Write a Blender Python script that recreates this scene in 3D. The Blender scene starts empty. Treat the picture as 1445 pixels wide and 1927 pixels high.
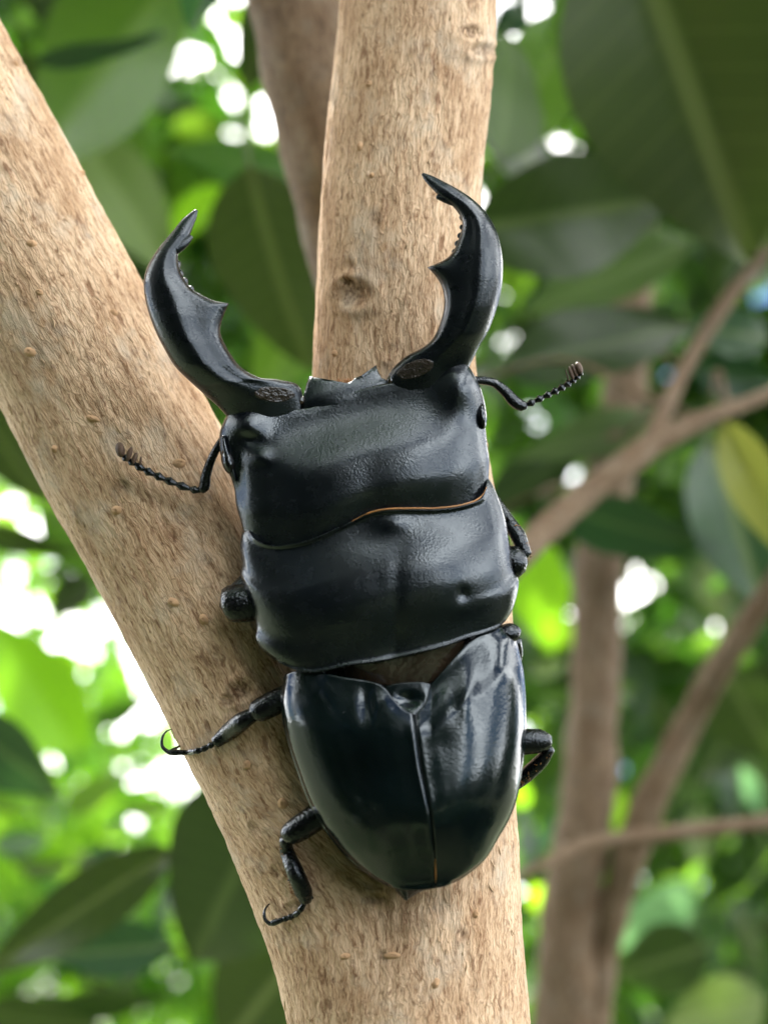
import bpy, bmesh, math, random
import numpy as np
from mathutils import Vector, Matrix, noise
from mathutils.bvhtree import BVHTree

scene = bpy.context.scene
col = scene.collection
rad = math.radians

# ------------------------------------------------------------------ camera
S = 0.00007            # metres covered by one photo pixel in the plane of the bark
D = 0.200              # camera to bark plane
PITCH = rad(17)
TILT = math.tan(rad(13))  # the trunk stands upright, so its top leans away from the upward-looking camera
FW = Vector((0, math.cos(PITCH), math.sin(PITCH)))
UP = Vector((0, -math.sin(PITCH), math.cos(PITCH)))
RT = Vector((1, 0, 0))
CAM = -FW * D
cam_d = bpy.data.cameras.new('camera')
cam = bpy.data.objects.new('camera', cam_d); col.objects.link(cam)
cam.location = CAM
cam.rotation_euler = (math.pi / 2 + PITCH, 0, 0)
cam_d.sensor_fit = 'VERTICAL'; cam_d.sensor_height = 36
cam_d.lens = 36 * D / (1927 * S)
cam_d.clip_start = 0.01; cam_d.clip_end = 500
cam_d.dof.use_dof = True
cam_d.dof.focus_distance = D - 45 * S
cam_d.dof.aperture_fstop = cam_d.lens / 3.5
scene.camera = cam

# ------------------------------------------------------------------ world, sun, exposure
SUN_EL, SUN_AZ = rad(60), rad(-25)        # azimuth from +Y, negative = towards -X
world = bpy.data.worlds.new('World'); scene.world = world
world.use_nodes = True
wn, wl = world.node_tree.nodes, world.node_tree.links
wn.clear()
sky = wn.new('ShaderNodeTexSky'); sky.sky_type = 'NISHITA'; sky.sun_disc = False
sky.sun_elevation = SUN_EL; sky.sun_rotation = SUN_AZ
sky.air_density = 0.8; sky.dust_density = 0.1; sky.ozone_density = 5.0
tc = wn.new('ShaderNodeTexCoord')
mp = wn.new('ShaderNodeMapping'); mp.inputs['Location'].default_value = (0.35, 0.0, 1.1)
mp.inputs['Scale'].default_value = (1, 1, 1.8)
nz = wn.new('ShaderNodeTexNoise'); nz.inputs['Scale'].default_value = 3.2
nz.inputs['Detail'].default_value = 7; nz.inputs['Roughness'].default_value = 0.55
rp = wn.new('ShaderNodeValToRGB')
rp.color_ramp.elements[0].position = 0.47; rp.color_ramp.elements[0].color = (0, 0, 0, 1)
rp.color_ramp.elements[1].position = 0.57; rp.color_ramp.elements[1].color = (1, 1, 1, 1)
mx = wn.new('ShaderNodeMix'); mx.data_type = 'RGBA'
mx.inputs['B'].default_value = (42, 40.8, 39.2, 1)
bgn = wn.new('ShaderNodeBackground'); bgn.inputs['Strength'].default_value = 0.05
wo = wn.new('ShaderNodeOutputWorld')
wl.new(tc.outputs['Generated'], mp.inputs['Vector']); wl.new(mp.outputs['Vector'], nz.inputs['Vector'])
wl.new(nz.outputs['Fac'], rp.inputs['Fac']); wl.new(rp.outputs['Color'], mx.inputs['Factor'])
wl.new(sky.outputs['Color'], mx.inputs['A'])
wl.new(mx.outputs['Result'], bgn.inputs['Color']); wl.new(bgn.outputs['Background'], wo.inputs['Surface'])

SUNV = Vector((math.sin(SUN_AZ) * math.cos(SUN_EL), math.cos(SUN_AZ) * math.cos(SUN_EL), math.sin(SUN_EL)))
sd = bpy.data.lights.new('sun', 'SUN'); sd.energy = 3.0; sd.angle = rad(0.5); sd.color = (1, 0.95, 0.86)
so = bpy.data.objects.new('sun', sd); col.objects.link(so)
so.rotation_euler = SUNV.to_track_quat('Z', 'Y').to_euler()
so.location = SUNV * 5

scene.view_settings.view_transform = 'Standard'
scene.view_settings.look = 'None'
scene.view_settings.exposure = 2.38
scene.view_settings.gamma = 1.0
scene.render.engine = 'CYCLES'
scene.cycles.max_bounces = 6
scene.cycles.diffuse_bounces = 4; scene.cycles.glossy_bounces = 3
scene.cycles.adaptive_threshold = 0.02
scene.cycles.transparent_max_bounces = 8
scene.cycles.use_denoising = True
scene.cycles.sample_clamp_indirect = 6

# ------------------------------------------------------------------ helpers
def W(px, py, h=0.0):
    """photo pixel + height h (in pixels towards the camera from the bark plane) -> world point"""
    z = D - h * S + (963.5 - py) * S * TILT
    k = S * z / D
    return CAM + FW * z + RT * ((px - 722.5) * k) + UP * ((963.5 - py) * k)

def Wz(px, py, z):
    k = S * z / D
    return CAM + FW * z + RT * ((px - 722.5) * k) + UP * ((963.5 - py) * k)

FWa, UPa, RTa, CAMa = (np.array(v) for v in (FW, UP, RT, CAM))
def Wa(P):
    P = np.asarray(P, float)
    z = D - P[:, 2] * S + (963.5 - P[:, 1]) * S * TILT
    k = S * z / D
    return CAMa + z[:, None] * FWa + ((P[:, 0] - 722.5) * k)[:, None] * RTa + ((963.5 - P[:, 1]) * k)[:, None] * UPa

def mesh_obj(name, verts, faces, mat, parent=None, smooth=True, at=None):
    """one mesh object; verts are world points, stored relative to `at`"""
    me = bpy.data.meshes.new(name)
    v = np.asarray(verts, float)
    o = bpy.data.objects.new(name, me)
    me.from_pydata((v if at is None else v - np.array(at)).tolist(), [], faces)
    if smooth:
        me.polygons.foreach_set('use_smooth', [True] * len(me.polygons))
    if mat: me.materials.append(mat)
    me.update()
    col.objects.link(o)
    if at is not None: o.location = at
    if parent is not None:
        o.parent = parent
        if at is not None and parent.type == 'EMPTY' or parent.location.length > 0:
            o.matrix_parent_inverse = parent_world(parent).inverted()
    return o

def parent_world(p):
    m = p.matrix_basis.copy()
    if p.parent is not None:
        m = parent_world(p.parent) @ p.matrix_parent_inverse @ m
    return m

def empty(name, loc, label, cat, group=None):
    o = bpy.data.objects.new(name, None); col.objects.link(o)
    o.location = loc; o.empty_display_size = 0.01
    tag(o, label, cat, group)
    return o

def tag(o, label, cat, group=None):
    o['label'] = label; o['category'] = cat
    if group: o['group'] = group

def child(o, parent):
    o.parent = parent
    o.matrix_parent_inverse = parent_world(parent).inverted()
    return o

def add(name, verts, faces, mat, parent, smooth=True):
    o = mesh_obj(name, verts, faces, mat, None, smooth)
    if parent is not None: child(o, parent)
    return o

def spline(pts, n, closed=False):
    """Catmull-Rom through pts resampled to n points of equal arc length"""
    P = [np.array(p, float) for p in pts]
    if len(P) == 2:
        return np.array([P[0] + (P[1] - P[0]) * t for t in np.linspace(0, 1, n)])
    E = [2 * P[0] - P[1]] + P + [2 * P[-1] - P[-2]]
    out = []
    for i in range(1, len(E) - 2):
        a, b, c, d = E[i - 1:i + 3]
        for t in np.linspace(0, 1, 12, endpoint=False):
            out.append(0.5 * ((2 * b) + (c - a) * t + (2 * a - 5 * b + 4 * c - d) * t * t + (3 * b - a - 3 * c + d) * t ** 3))
    out.append(P[-1])
    out = np.array(out)
    L = np.concatenate([[0], np.cumsum(np.linalg.norm(np.diff(out, axis=0), axis=1))])
    s = np.linspace(0, L[-1], n)
    return np.stack([np.interp(s, L, out[:, k]) for k in range(out.shape[1])], 1)

def sample(curve, t):
    x = np.linspace(0, 1, len(curve))
    return np.stack([np.interp(t, x, curve[:, k]) for k in range(curve.shape[1])], 1)

def tube(pts, radii, seg=10, cap=True, flat=1.0, res=None):
    """verts, faces of a tapered tube in (px,py,h) space; flat < 1 squashes it in h"""
    P = np.array(pts, float); R = np.array(radii, float)
    if res:
        t = np.linspace(0, 1, len(P))
        C = spline(P, res)
        # radii follow arc length
        L = np.concatenate([[0], np.cumsum(np.linalg.norm(np.diff(P, axis=0), axis=1))]); L /= L[-1]
        R = np.interp(np.linspace(0, 1, res), L, R); P = C
    n = len(P)
    T = np.gradient(P, axis=0)
    T /= np.linalg.norm(T, axis=1)[:, None] + 1e-9
    vs, fs = [], []
    nrm = np.cross(T[0], [0, 0, 1.0])
    if np.linalg.norm(nrm) < 1e-3: nrm = np.array([1.0, 0, 0])
    for i in range(n):
        nrm = nrm - T[i] * nrm.dot(T[i]); nrm /= np.linalg.norm(nrm)
        b = np.cross(T[i], nrm)
        for k in range(seg):
            a = 2 * math.pi * k / seg
            d = nrm * math.cos(a) + b * math.sin(a)
            d = d * np.array([1, 1, flat])
            vs.append(P[i] + d * R[i])
    for i in range(n - 1):
        for k in range(seg):
            k2 = (k + 1) % seg
            fs.append((i * seg + k, i * seg + k2, (i + 1) * seg + k2, (i + 1) * seg + k))
    if cap:
        a = len(vs); vs.append(P[0] - T[0] * R[0] * .45); vs.append(P[-1] + T[-1] * R[-1] * .45)
        for k in range(seg):
            k2 = (k + 1) % seg
            fs.append((a, k2, k)); fs.append((a + 1, (n - 1) * seg + k, (n - 1) * seg + k2))
    return np.array(vs), fs

def join(parts):
    V, F, o = [], [], 0
    for v, f in parts:
        V.append(np.asarray(v, float)); F += [tuple(i + o for i in q) for q in f]; o += len(v)
    return np.concatenate(V), F

def smoothstep(a, b, x):
    t = np.clip((x - a) / (b - a), 0, 1); return t * t * (3 - 2 * t)

# ------------------------------------------------------------------ materials
def new_mat(name):
    m = bpy.data.materials.new(name); m.use_nodes = True
    n, l = m.node_tree.nodes, m.node_tree.links
    n.clear()
    out = n.new('ShaderNodeOutputMaterial')
    return m, n, l, out

def nd(n, kind, **kw):
    x = n.new(kind)
    for k, v in kw.items():
        if k in x.inputs.keys(): x.inputs[k].default_value = v
        else: setattr(x, k, v)
    return x

def chitin(name, base, rough, cell, bump, rough_var=0.1, spec=0.5, lump=0.0, coat=0.0, aniso=False):
    m, n, l, out = new_mat(name)
    b = n.new('ShaderNodeBsdfPrincipled')
    b.inputs['Specular IOR Level'].default_value = spec
    b.inputs['Coat Weight'].default_value = coat
    b.inputs['Specular Tint'].default_value = (0.78, 0.90, 1.0, 1)
    b.inputs['Coat Roughness'].default_value = 0.25
    tc = n.new('ShaderNodeTexCoord')
    vo = nd(n, 'ShaderNodeTexVoronoi', Scale=1 / cell); vo.feature = 'SMOOTH_F1'
    ns = nd(n, 'ShaderNodeTexNoise', Scale=110.0, Detail=5.0, Roughness=0.6)
    ns2 = nd(n, 'ShaderNodeTexNoise', Scale=420.0, Detail=6.0, Roughness=0.65)
    for t in (vo, ns, ns2): l.new(tc.outputs['Object'], t.inputs['Vector'])
    mr = nd(n, 'ShaderNodeMapRange'); mr.inputs['From Min'].default_value = 0.3; mr.inputs['From Max'].default_value = 0.7
    mr.inputs['To Min'].default_value = rough - rough_var; mr.inputs['To Max'].default_value = rough + rough_var
    l.new(ns2.outputs['Fac'], mr.inputs['Value']); l.new(mr.outputs['Result'], b.inputs['Roughness'])
    cr = n.new('ShaderNodeValToRGB')
    cr.color_ramp.elements[0].position = 0.35; cr.color_ramp.elements[0].color = (*[c * 0.6 for c in base], 1)
    cr.color_ramp.elements[1].position = 0.72; cr.color_ramp.elements[1].color = (*[c * 1.5 for c in base], 1)
    l.new(ns.outputs['Fac'], cr.inputs['Fac']); l.new(cr.outputs['Color'], b.inputs['Base Color'])
    bp = nd(n, 'ShaderNodeBump', Strength=bump, Distance=cell * 0.5)
    l.new(vo.outputs['Distance'], bp.inputs['Height'])
    last = bp
    if lump:
        b2 = nd(n, 'ShaderNodeBump', Strength=lump, Distance=0.0012)
        l.new(ns.outputs['Fac'], b2.inputs['Height']); l.new(bp.outputs['Normal'], b2.inputs['Normal'])
        last = b2
    # sparse dust specks and scratches
    sp = nd(n, 'ShaderNodeTexVoronoi', Scale=620.0, Randomness=1.0)
    l.new(tc.outputs['Object'], sp.inputs['Vector'])
    sc = n.new('ShaderNodeValToRGB'); sc.color_ramp.elements[0].position = 0.0; sc.color_ramp.elements[0].color = (1, 1, 1, 1)
    sc.color_ramp.elements[1].position = 0.055; sc.color_ramp.elements[1].color = (0, 0, 0, 1)
    l.new(sp.outputs['Distance'], sc.inputs['Fac'])
    gate = nd(n, 'ShaderNodeMath', operation='GREATER_THAN'); gate.inputs[1].default_value = 0.8
    sx = n.new('ShaderNodeSeparateColor'); l.new(sp.outputs['Color'], sx.inputs['Color']); l.new(sx.outputs[0], gate.inputs[0])
    mul = nd(n, 'ShaderNodeMath', operation='MULTIPLY'); l.new(gate.outputs[0], mul.inputs[0]); l.new(sc.outputs['Color'], mul.inputs[1])
    dust = n.new('ShaderNodeBsdfDiffuse'); dust.inputs['Color'].default_value = (0.35, 0.36, 0.36, 1)
    ms = n.new('ShaderNodeMixShader')
    m2 = nd(n, 'ShaderNodeMath', operation='MULTIPLY'); m2.inputs[1].default_value = 0.55
    l.new(mul.outputs[0], m2.inputs[0]); l.new(m2.outputs[0], ms.inputs['Fac'])
    l.new(b.outputs['BSDF'], ms.inputs[1]); l.new(dust.outputs['BSDF'], ms.inputs[2])
    l.new(last.outputs['Normal'], b.inputs['Normal'])
    l.new(ms.outputs['Shader'], out.inputs['Surface'])
    return m

M_MATTE = chitin('matte_black_chitin', (0.002, 0.003, 0.0045), 0.26, 0.00024, 0.22, 0.05, 0.78, lump=0.03)
M_MAND = chitin('satin_black_chitin', (0.002, 0.003, 0.0045), 0.28, 0.00026, 0.2, 0.05, 0.6)
M_GLOSS = chitin('glossy_black_elytra', (0.002, 0.0045, 0.005), 0.15, 0.00035, 0.07, 0.06, 0.6, lump=0.035)
M_LEG = chitin('pitted_black_leg', (0.003, 0.003, 0.0035), 0.25, 0.0003, 0.55, 0.08, 0.5)
M_BROWN = chitin('brown_membrane', (0.028, 0.019, 0.011), 0.2, 0.0006, 0.2, 0.06, 0.8, lump=0.12)
M_PAD = chitin('grey_brown_hollow', (0.035, 0.026, 0.020), 0.3, 0.00025, 0.9, 0.1, 0.5, lump=0.9)  # grey-brown darkened: shade of the jaw hollow put into the colour
M_CLUB = chitin('brown_antenna_club', (0.10, 0.062, 0.04), 0.6, 0.0002, 0.3, 0.1, 0.3)
M_EYE = chitin('black_eye', (0.006, 0.005, 0.005), 0.12, 0.0003, 0.05, 0.03, 0.6)

def simple(name, colr, rough=0.5):
    m, n, l, out = new_mat(name)
    b = n.new('ShaderNodeBsdfPrincipled'); b.inputs['Roughness'].default_value = rough
    tc = n.new('ShaderNodeTexCoord'); ns = nd(n, 'ShaderNodeTexNoise', Scale=600.0, Detail=4.0)
    l.new(tc.outputs['Object'], ns.inputs['Vector'])
    cr = n.new('ShaderNodeValToRGB')
    cr.color_ramp.elements[0].color = (*[c * 0.6 for c in colr], 1); cr.color_ramp.elements[1].color = (*[min(1, c * 1.4) for c in colr], 1)
    l.new(ns.outputs['Fac'], cr.inputs['Fac']); l.new(cr.outputs['Color'], b.inputs['Base Color'])
    l.new(b.outputs['BSDF'], out.inputs['Surface'])
    return m
M_HAIR = simple('orange_hair', (0.30, 0.13, 0.03), 0.45)

def bark_mat(name, pale, mid, dark, use_attr=True, bump=0.5):
    m, n, l, out = new_mat(name)
    b = n.new('ShaderNodeBsdfPrincipled'); b.inputs['Roughness'].default_value = 0.75
    b.inputs['Specular IOR Level'].default_value = 0.25
    at = n.new('ShaderNodeAttribute'); at.attribute_name = 'grain'
    def mapped(sx, sy, sz):
        mpn = n.new('ShaderNodeVectorMath'); mpn.operation = 'MULTIPLY'
        l.new(at.outputs['Vector'], mpn.inputs[0]); mpn.inputs[1].default_value = (sx, sy, sz)
        return mpn.outputs['Vector']
    # grain.x along the stem, .y around it, .z out of it: units of 100 photo pixels
    warp = nd(n, 'ShaderNodeTexNoise', Scale=2.2, Detail=3.0)
    l.new(at.outputs['Vector'], warp.inputs['Vector'])
    wm = n.new('ShaderNodeVectorMath'); wm.operation = 'MULTIPLY_ADD'
    wm.inputs[1].default_value = (0.0, 0.20, 0.20)
    l.new(warp.outputs['Color'], wm.inputs[0]); l.new(at.outputs['Vector'], wm.inputs[2])
    def stretched(sx, sy):
        v = n.new('ShaderNodeVectorMath'); v.operation = 'MULTIPLY'
        l.new(wm.outputs['Vector'], v.inputs[0]); v.inputs[1].default_value = (sx, sy, sy)
        return v.outputs['Vector']
    fib = nd(n, 'ShaderNodeTexNoise', Scale=1.0, Detail=5.0, Roughness=0.62, Distortion=0.6)
    l.new(stretched(1.8, 14.0), fib.inputs['Vector'])
    fine = nd(n, 'ShaderNodeTexNoise', Scale=1.0, Detail=5.0, Roughness=0.7, Distortion=0.4)
    l.new(stretched(5.0, 34.0), fine.inputs['Vector'])
    blot = nd(n, 'ShaderNodeTexNoise', Scale=1.0, Detail=4.0, Roughness=0.6)
    l.new(mapped(0.55, 1.1, 1.1), blot.inputs['Vector'])
    pit = nd(n, 'ShaderNodeTexNoise', Scale=1.0, Detail=3.0, Roughness=0.6, Distortion=0.5)
    l.new(stretched(2.0, 7.5), pit.inputs['Vector'])
    c1 = n.new('ShaderNodeValToRGB'); e = c1.color_ramp.elements
    e[0].position = 0.405; e[0].color = (*dark, 1); e[1].position = 0.545; e[1].color = (*pale, 1)
    k = e.new(0.468); k.color = (*mid, 1)
    addm = nd(n, 'ShaderNodeMath', operation='MULTIPLY_ADD'); addm.inputs[1].default_value = 0.55
    sub = nd(n, 'ShaderNodeMath', operation='MULTIPLY'); sub.inputs[1].default_value = 0.45
    l.new(fine.outputs['Fac'], sub.inputs[0]); l.new(fib.outputs['Fac'], addm.inputs[0]); l.new(sub.outputs[0], addm.inputs[2])
    l.new(addm.outputs[0], c1.inputs['Fac'])
    # broad greyer / browner weathering
    c2 = n.new('ShaderNodeValToRGB'); e = c2.color_ramp.elements
    e[0].position = 0.36; e[0].color = (0.74, 0.66, 0.58, 1); e[1].position = 0.62; e[1].color = (1.06, 1.05, 1.03, 1)
    l.new(blot.outputs['Fac'], c2.inputs['Fac'])
    mul = n.new('ShaderNodeMix'); mul.data_type = 'RGBA'; mul.blend_type = 'MULTIPLY'; mul.inputs['Factor'].default_value = 1
    l.new(c1.outputs['Color'], mul.inputs['A']); l.new(c2.outputs['Color'], mul.inputs['B'])
    # small reddish-brown flecks
    c3 = n.new('ShaderNodeValToRGB'); e = c3.color_ramp.elements
    e[0].position = 0.30; e[0].color = (1, 1, 1, 1); e[1].position = 0.40; e[1].color = (0, 0, 0, 1)
    l.new(pit.outputs['Fac'], c3.inputs['Fac'])
    mf = n.new('ShaderNodeMix'); mf.data_type = 'RGBA'; mf.inputs['B'].default_value = (dark[0] * .55, dark[1] * .42, dark[2] * .35, 1)
    fm = nd(n, 'ShaderNodeMath', operation='MULTIPLY'); fm.inputs[1].default_value = 0.75
    l.new(c3.outputs['Color'], fm.inputs[0]); l.new(fm.outputs[0], mf.inputs['Factor']); l.new(mul.outputs['Result'], mf.inputs['A'])
    # thin sinuous grooves between the fibres
    vor = nd(n, 'ShaderNodeTexVoronoi', Scale=1.0); vor.feature = 'DISTANCE_TO_EDGE'
    l.new(stretched(2.2, 15.0), vor.inputs['Vector'])
    vr = n.new('ShaderNodeValToRGB'); e = vr.color_ramp.elements
    e[0].position = 0.0; e[0].color = (1, 1, 1, 1); e[1].position = 0.13; e[1].color = (0, 0, 0, 1)
    l.new(vor.outputs['Distance'], vr.inputs['Fac'])
    gm = nd(n, 'ShaderNodeMath', operation='MULTIPLY'); l.new(vr.outputs['Color'], gm.inputs[0]); l.new(fine.outputs['Fac'], gm.inputs[1])
    mg = n.new('ShaderNodeMix'); mg.data_type = 'RGBA'; mg.inputs['B'].default_value = (*dark, 1)
    l.new(gm.outputs[0], mg.inputs['Factor']); l.new(mf.outputs['Result'], mg.inputs['A'])
    # tiny dark pores and greyish weathered patches
    po = nd(n, 'ShaderNodeTexVoronoi', Scale=1.0); l.new(mapped(3.2, 5.0, 5.0), po.inputs['Vector'])
    pr = n.new('ShaderNodeValToRGB'); e = pr.color_ramp.elements
    e[0].position = 0.0; e[0].color = (1, 1, 1, 1); e[1].position = 0.16; e[1].color = (0, 0, 0, 1)
    l.new(po.outputs['Distance'], pr.inputs['Fac'])
    sc_ = n.new('ShaderNodeSeparateColor'); l.new(po.outputs['Color'], sc_.inputs['Color'])
    gt = nd(n, 'ShaderNodeMath', operation='GREATER_THAN'); gt.inputs[1].default_value = 0.72; l.new(sc_.outputs[0], gt.inputs[0])
    pm = nd(n, 'ShaderNodeMath', operation='MULTIPLY'); l.new(gt.outputs[0], pm.inputs[0]); l.new(pr.outputs['Color'], pm.inputs[1])
    mp_ = n.new('ShaderNodeMix'); mp_.data_type = 'RGBA'; mp_.inputs['B'].default_value = (dark[0] * .45, dark[1] * .4, dark[2] * .4, 1)
    l.new(pm.outputs[0], mp_.inputs['Factor']); l.new(mg.outputs['Result'], mp_.inputs['A'])
    gn = nd(n, 'ShaderNodeTexNoise', Scale=1.0, Detail=6.0, Roughness=0.65); l.new(mapped(0.8, 0.9, 0.9), gn.inputs['Vector'])
    gr_ = n.new('ShaderNodeValToRGB'); e = gr_.color_ramp.elements
    e[0].position = 0.52; e[0].color = (0, 0, 0, 1); e[1].position = 0.66; e[1].color = (.5, .5, .5, 1)
    l.new(gn.outputs['Fac'], gr_.inputs['Fac'])
    mw = n.new('ShaderNodeMix'); mw.data_type = 'RGBA'; mw.inputs['B'].default_value = (pale[0] * .80, pale[1] * .92, pale[2] * 1.05, 1)
    l.new(gr_.outputs['Color'], mw.inputs['Factor']); l.new(mp_.outputs['Result'], mw.inputs['A'])
    colo = mw.outputs['Result']
    hgt = nd(n, 'ShaderNodeMath', operation='MULTIPLY_ADD'); hgt.inputs[1].default_value = -0.25
    l.new(vr.outputs['Color'], hgt.inputs[0]); l.new(addm.outputs[0], hgt.inputs[2])
    if use_attr:
        sa = n.new('ShaderNodeAttribute'); sa.attribute_name = 'scar'
        sn = nd(n, 'ShaderNodeTexNoise', Scale=14.0, Detail=4.0); l.new(at.outputs['Vector'], sn.inputs['Vector'])
        sm = nd(n, 'ShaderNodeMath', operation='MULTIPLY'); l.new(sa.outputs['Fac'], sm.inputs[0])
        sr = nd(n, 'ShaderNodeMapRange'); sr.inputs['From Min'].default_value = 0.3; sr.inputs['From Max'].default_value = 0.65
        l.new(sn.outputs['Fac'], sr.inputs['Value']); l.new(sr.outputs['Result'], sm.inputs[1])
        ms = n.new('ShaderNodeMix'); ms.data_type = 'RGBA'; ms.inputs['B'].default_value = (0.085, 0.04, 0.02, 1)
        l.new(sm.outputs[0], ms.inputs['Factor']); l.new(colo, ms.inputs['A'])
        colo = ms.outputs['Result']
    l.new(colo, b.inputs['Base Color'])
    bp = nd(n, 'ShaderNodeBump', Strength=bump, Distance=0.0008)
    l.new(hgt.outputs[0], bp.inputs['Height']); l.new(bp.outputs['Normal'], b.inputs['Normal'])
    l.new(b.outputs['BSDF'], out.inputs['Surface'])
    return m
M_BARK = bark_mat('tan_bark', (0.78, 0.60, 0.42), (0.65, 0.465, 0.30), (0.29, 0.17, 0.095))
M_BARK2 = bark_mat('shaded_brown_bark', (0.28, 0.21, 0.14), (0.185, 0.132, 0.086), (0.065, 0.044, 0.029), False)  # albedo lowered, putting the background stems' shade into the colour
M_LENT = simple('lenticel_cork', (0.52, 0.33, 0.18), 0.8)

def leaf_mat(name, top, trans, tfac=0.4, rough=0.38, vein=(0.25, 0.32, 0.12), attr=False):
    m, n, l, out = new_mat(name)
    b = n.new('ShaderNodeBsdfPrincipled'); b.inputs['Roughness'].default_value = rough
    b.inputs['Specular IOR Level'].default_value = 0.45
    tr = n.new('ShaderNodeBsdfTranslucent')
    mxs = n.new('ShaderNodeMixShader'); mxs.inputs['Fac'].default_value = tfac
    hue = nd(n, 'ShaderNodeHueSaturation'); hue2 = nd(n, 'ShaderNodeHueSaturation')
    hue2.inputs['Color'].default_value = (*trans, 1)
    if attr:
        ra = n.new('ShaderNodeAttribute'); ra.attribute_name = 'rnd'; rv = ra.outputs['Fac']
        hue.inputs['Color'].default_value = (*top, 1)
    else:
        oi = n.new('ShaderNodeObjectInfo'); rv = oi.outputs['Random']
        uv = n.new('ShaderNodeUVMap')
        sp = n.new('ShaderNodeSeparateXYZ'); l.new(uv.outputs['UV'], sp.inputs['Vector'])
        ab = nd(n, 'ShaderNodeMath', operation='ABSOLUTE')
        sb = nd(n, 'ShaderNodeMath', operation='SUBTRACT'); sb.inputs[1].default_value = 0.5
        l.new(sp.outputs['Y'], sb.inputs[0]); l.new(sb.outputs[0], ab.inputs[0])
        mid = n.new('ShaderNodeValToRGB'); mid.color_ramp.elements[0].position = 0.012; mid.color_ramp.elements[0].color = (1, 1, 1, 1)
        mid.color_ramp.elements[1].position = 0.03; mid.color_ramp.elements[1].color = (0, 0, 0, 1)
        l.new(ab.outputs[0], mid.inputs['Fac'])
        # side veins: slanted stripes
        ma = nd(n, 'ShaderNodeMath', operation='MULTIPLY_ADD'); ma.inputs[1].default_value = -0.55
        l.new(ab.outputs[0], ma.inputs[0]); l.new(sp.outputs['X'], ma.inputs[2])
        si = nd(n, 'ShaderNodeMath', operation='MULTIPLY'); si.inputs[1].default_value = 62.0; l.new(ma.outputs[0], si.inputs[0])
        sn = nd(n, 'ShaderNodeMath', operation='SINE'); l.new(si.outputs[0], sn.inputs[0])
        sv = n.new('ShaderNodeValToRGB'); sv.color_ramp.elements[0].position = 0.93; sv.color_ramp.elements[0].color = (0, 0, 0, 1)
        sv.color_ramp.elements[1].position = 1.0; sv.color_ramp.elements[1].color = (.32, .32, .32, 1)
        l.new(sn.outputs[0], sv.inputs['Fac'])
        mxv = n.new('ShaderNodeMix'); mxv.data_type = 'RGBA'; mxv.blend_type = 'LIGHTEN'; mxv.inputs['Factor'].default_value = 1
        l.new(mid.outputs['Color'], mxv.inputs['A']); l.new(sv.outputs['Color'], mxv.inputs['B'])
        cm = n.new('ShaderNodeMix'); cm.data_type = 'RGBA'
        cm.inputs['A'].default_value = (*top, 1); cm.inputs['B'].default_value = (*vein, 1)
        f2 = nd(n, 'ShaderNodeMath', operation='MULTIPLY'); f2.inputs[1].default_value = 0.34
        l.new(mxv.outputs['Result'], f2.inputs[0]); l.new(f2.outputs[0], cm.inputs['Factor'])
        l.new(cm.outputs['Result'], hue.inputs['Color'])
        tcn = n.new('ShaderNodeTexCoord')
        nz2 = nd(n, 'ShaderNodeTexNoise', Scale=4.0, Detail=4.0); l.new(tcn.outputs['Object'], nz2.inputs['Vector'])
        bp = nd(n, 'ShaderNodeBump', Strength=0.25, Distance=0.002)
        l.new(nz2.outputs['Fac'], bp.inputs['Height']); l.new(bp.outputs['Normal'], b.inputs['Normal'])
    for h, lo, hi in ((hue, 0.7, 1.3), (hue2, 0.75, 1.25)):
        mr = nd(n, 'ShaderNodeMapRange'); mr.inputs['To Min'].default_value = lo; mr.inputs['To Max'].default_value = hi
        l.new(rv, mr.inputs['Value']); l.new(mr.outputs['Result'], h.inputs['Value'])
        mr2 = nd(n, 'ShaderNodeMapRange'); mr2.inputs['To Min'].default_value = 0.515; mr2.inputs['To Max'].default_value = 0.485
        l.new(rv, mr2.inputs['Value']); l.new(mr2.outputs['Result'], h.inputs['Hue'])
    l.new(hue.outputs['Color'], b.inputs['Base Color']); l.new(hue2.outputs['Color'], tr.inputs['Color'])
    l.new(b.outputs['BSDF'], mxs.inputs[1]); l.new(tr.outputs['BSDF'], mxs.inputs[2])
    l.new(mxs.outputs['Shader'], out.inputs['Surface'])
    return m
ML = {  # dark, mid and pale tones lowered: background shade put into the colour
 'dark': leaf_mat('shaded_leaf', (0.021, 0.036, 0.011), (0.07, 0.15, 0.015), 0.2),
 'teal': leaf_mat('deep_leaf', (0.014, 0.040, 0.022), (0.05, 0.15, 0.03), 0.22),
 'mid': leaf_mat('mid_leaf', (0.040, 0.082, 0.020), (0.15, 0.34, 0.02), 0.36),
 'pale': leaf_mat('pale_leaf_underside', (0.088, 0.122, 0.048), (0.15, 0.28, 0.04), 0.3, 0.55),
 'bright': leaf_mat('bright_leaf', (0.10, 0.22, 0.02), (0.36, 0.72, 0.02), 0.60),  # brightest green, with the strongest translucency
 'yellow': leaf_mat('yellowing_leaf', (0.17, 0.19, 0.05), (0.30, 0.34, 0.05), 0.4),
 'sheen': leaf_mat('waxy_leaf', (0.06, 0.14, 0.07), (0.20, 0.45, 0.17), 0.4, 0.22),
}
M_FOL = leaf_mat('sunlit_crown_foliage', (0.055, 0.115, 0.025), (0.28, 0.60, 0.03), 0.50, 0.35, attr=True)  # brighter copy: sunlight on the far crowns carried in the leaf colour
M_FOL3 = leaf_mat('screen_foliage', (0.016, 0.036, 0.012), (0.04, 0.10, 0.01), 0.25, 0.45, attr=True)  # very dark, for the unseen foliage added behind the camera
M_FOL2 = leaf_mat('shaded_crown_foliage', (0.032, 0.070, 0.018), (0.12, 0.30, 0.02), 0.40, 0.35, attr=True)  # darker copy: the crowns' own shade put into the leaf colour

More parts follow.
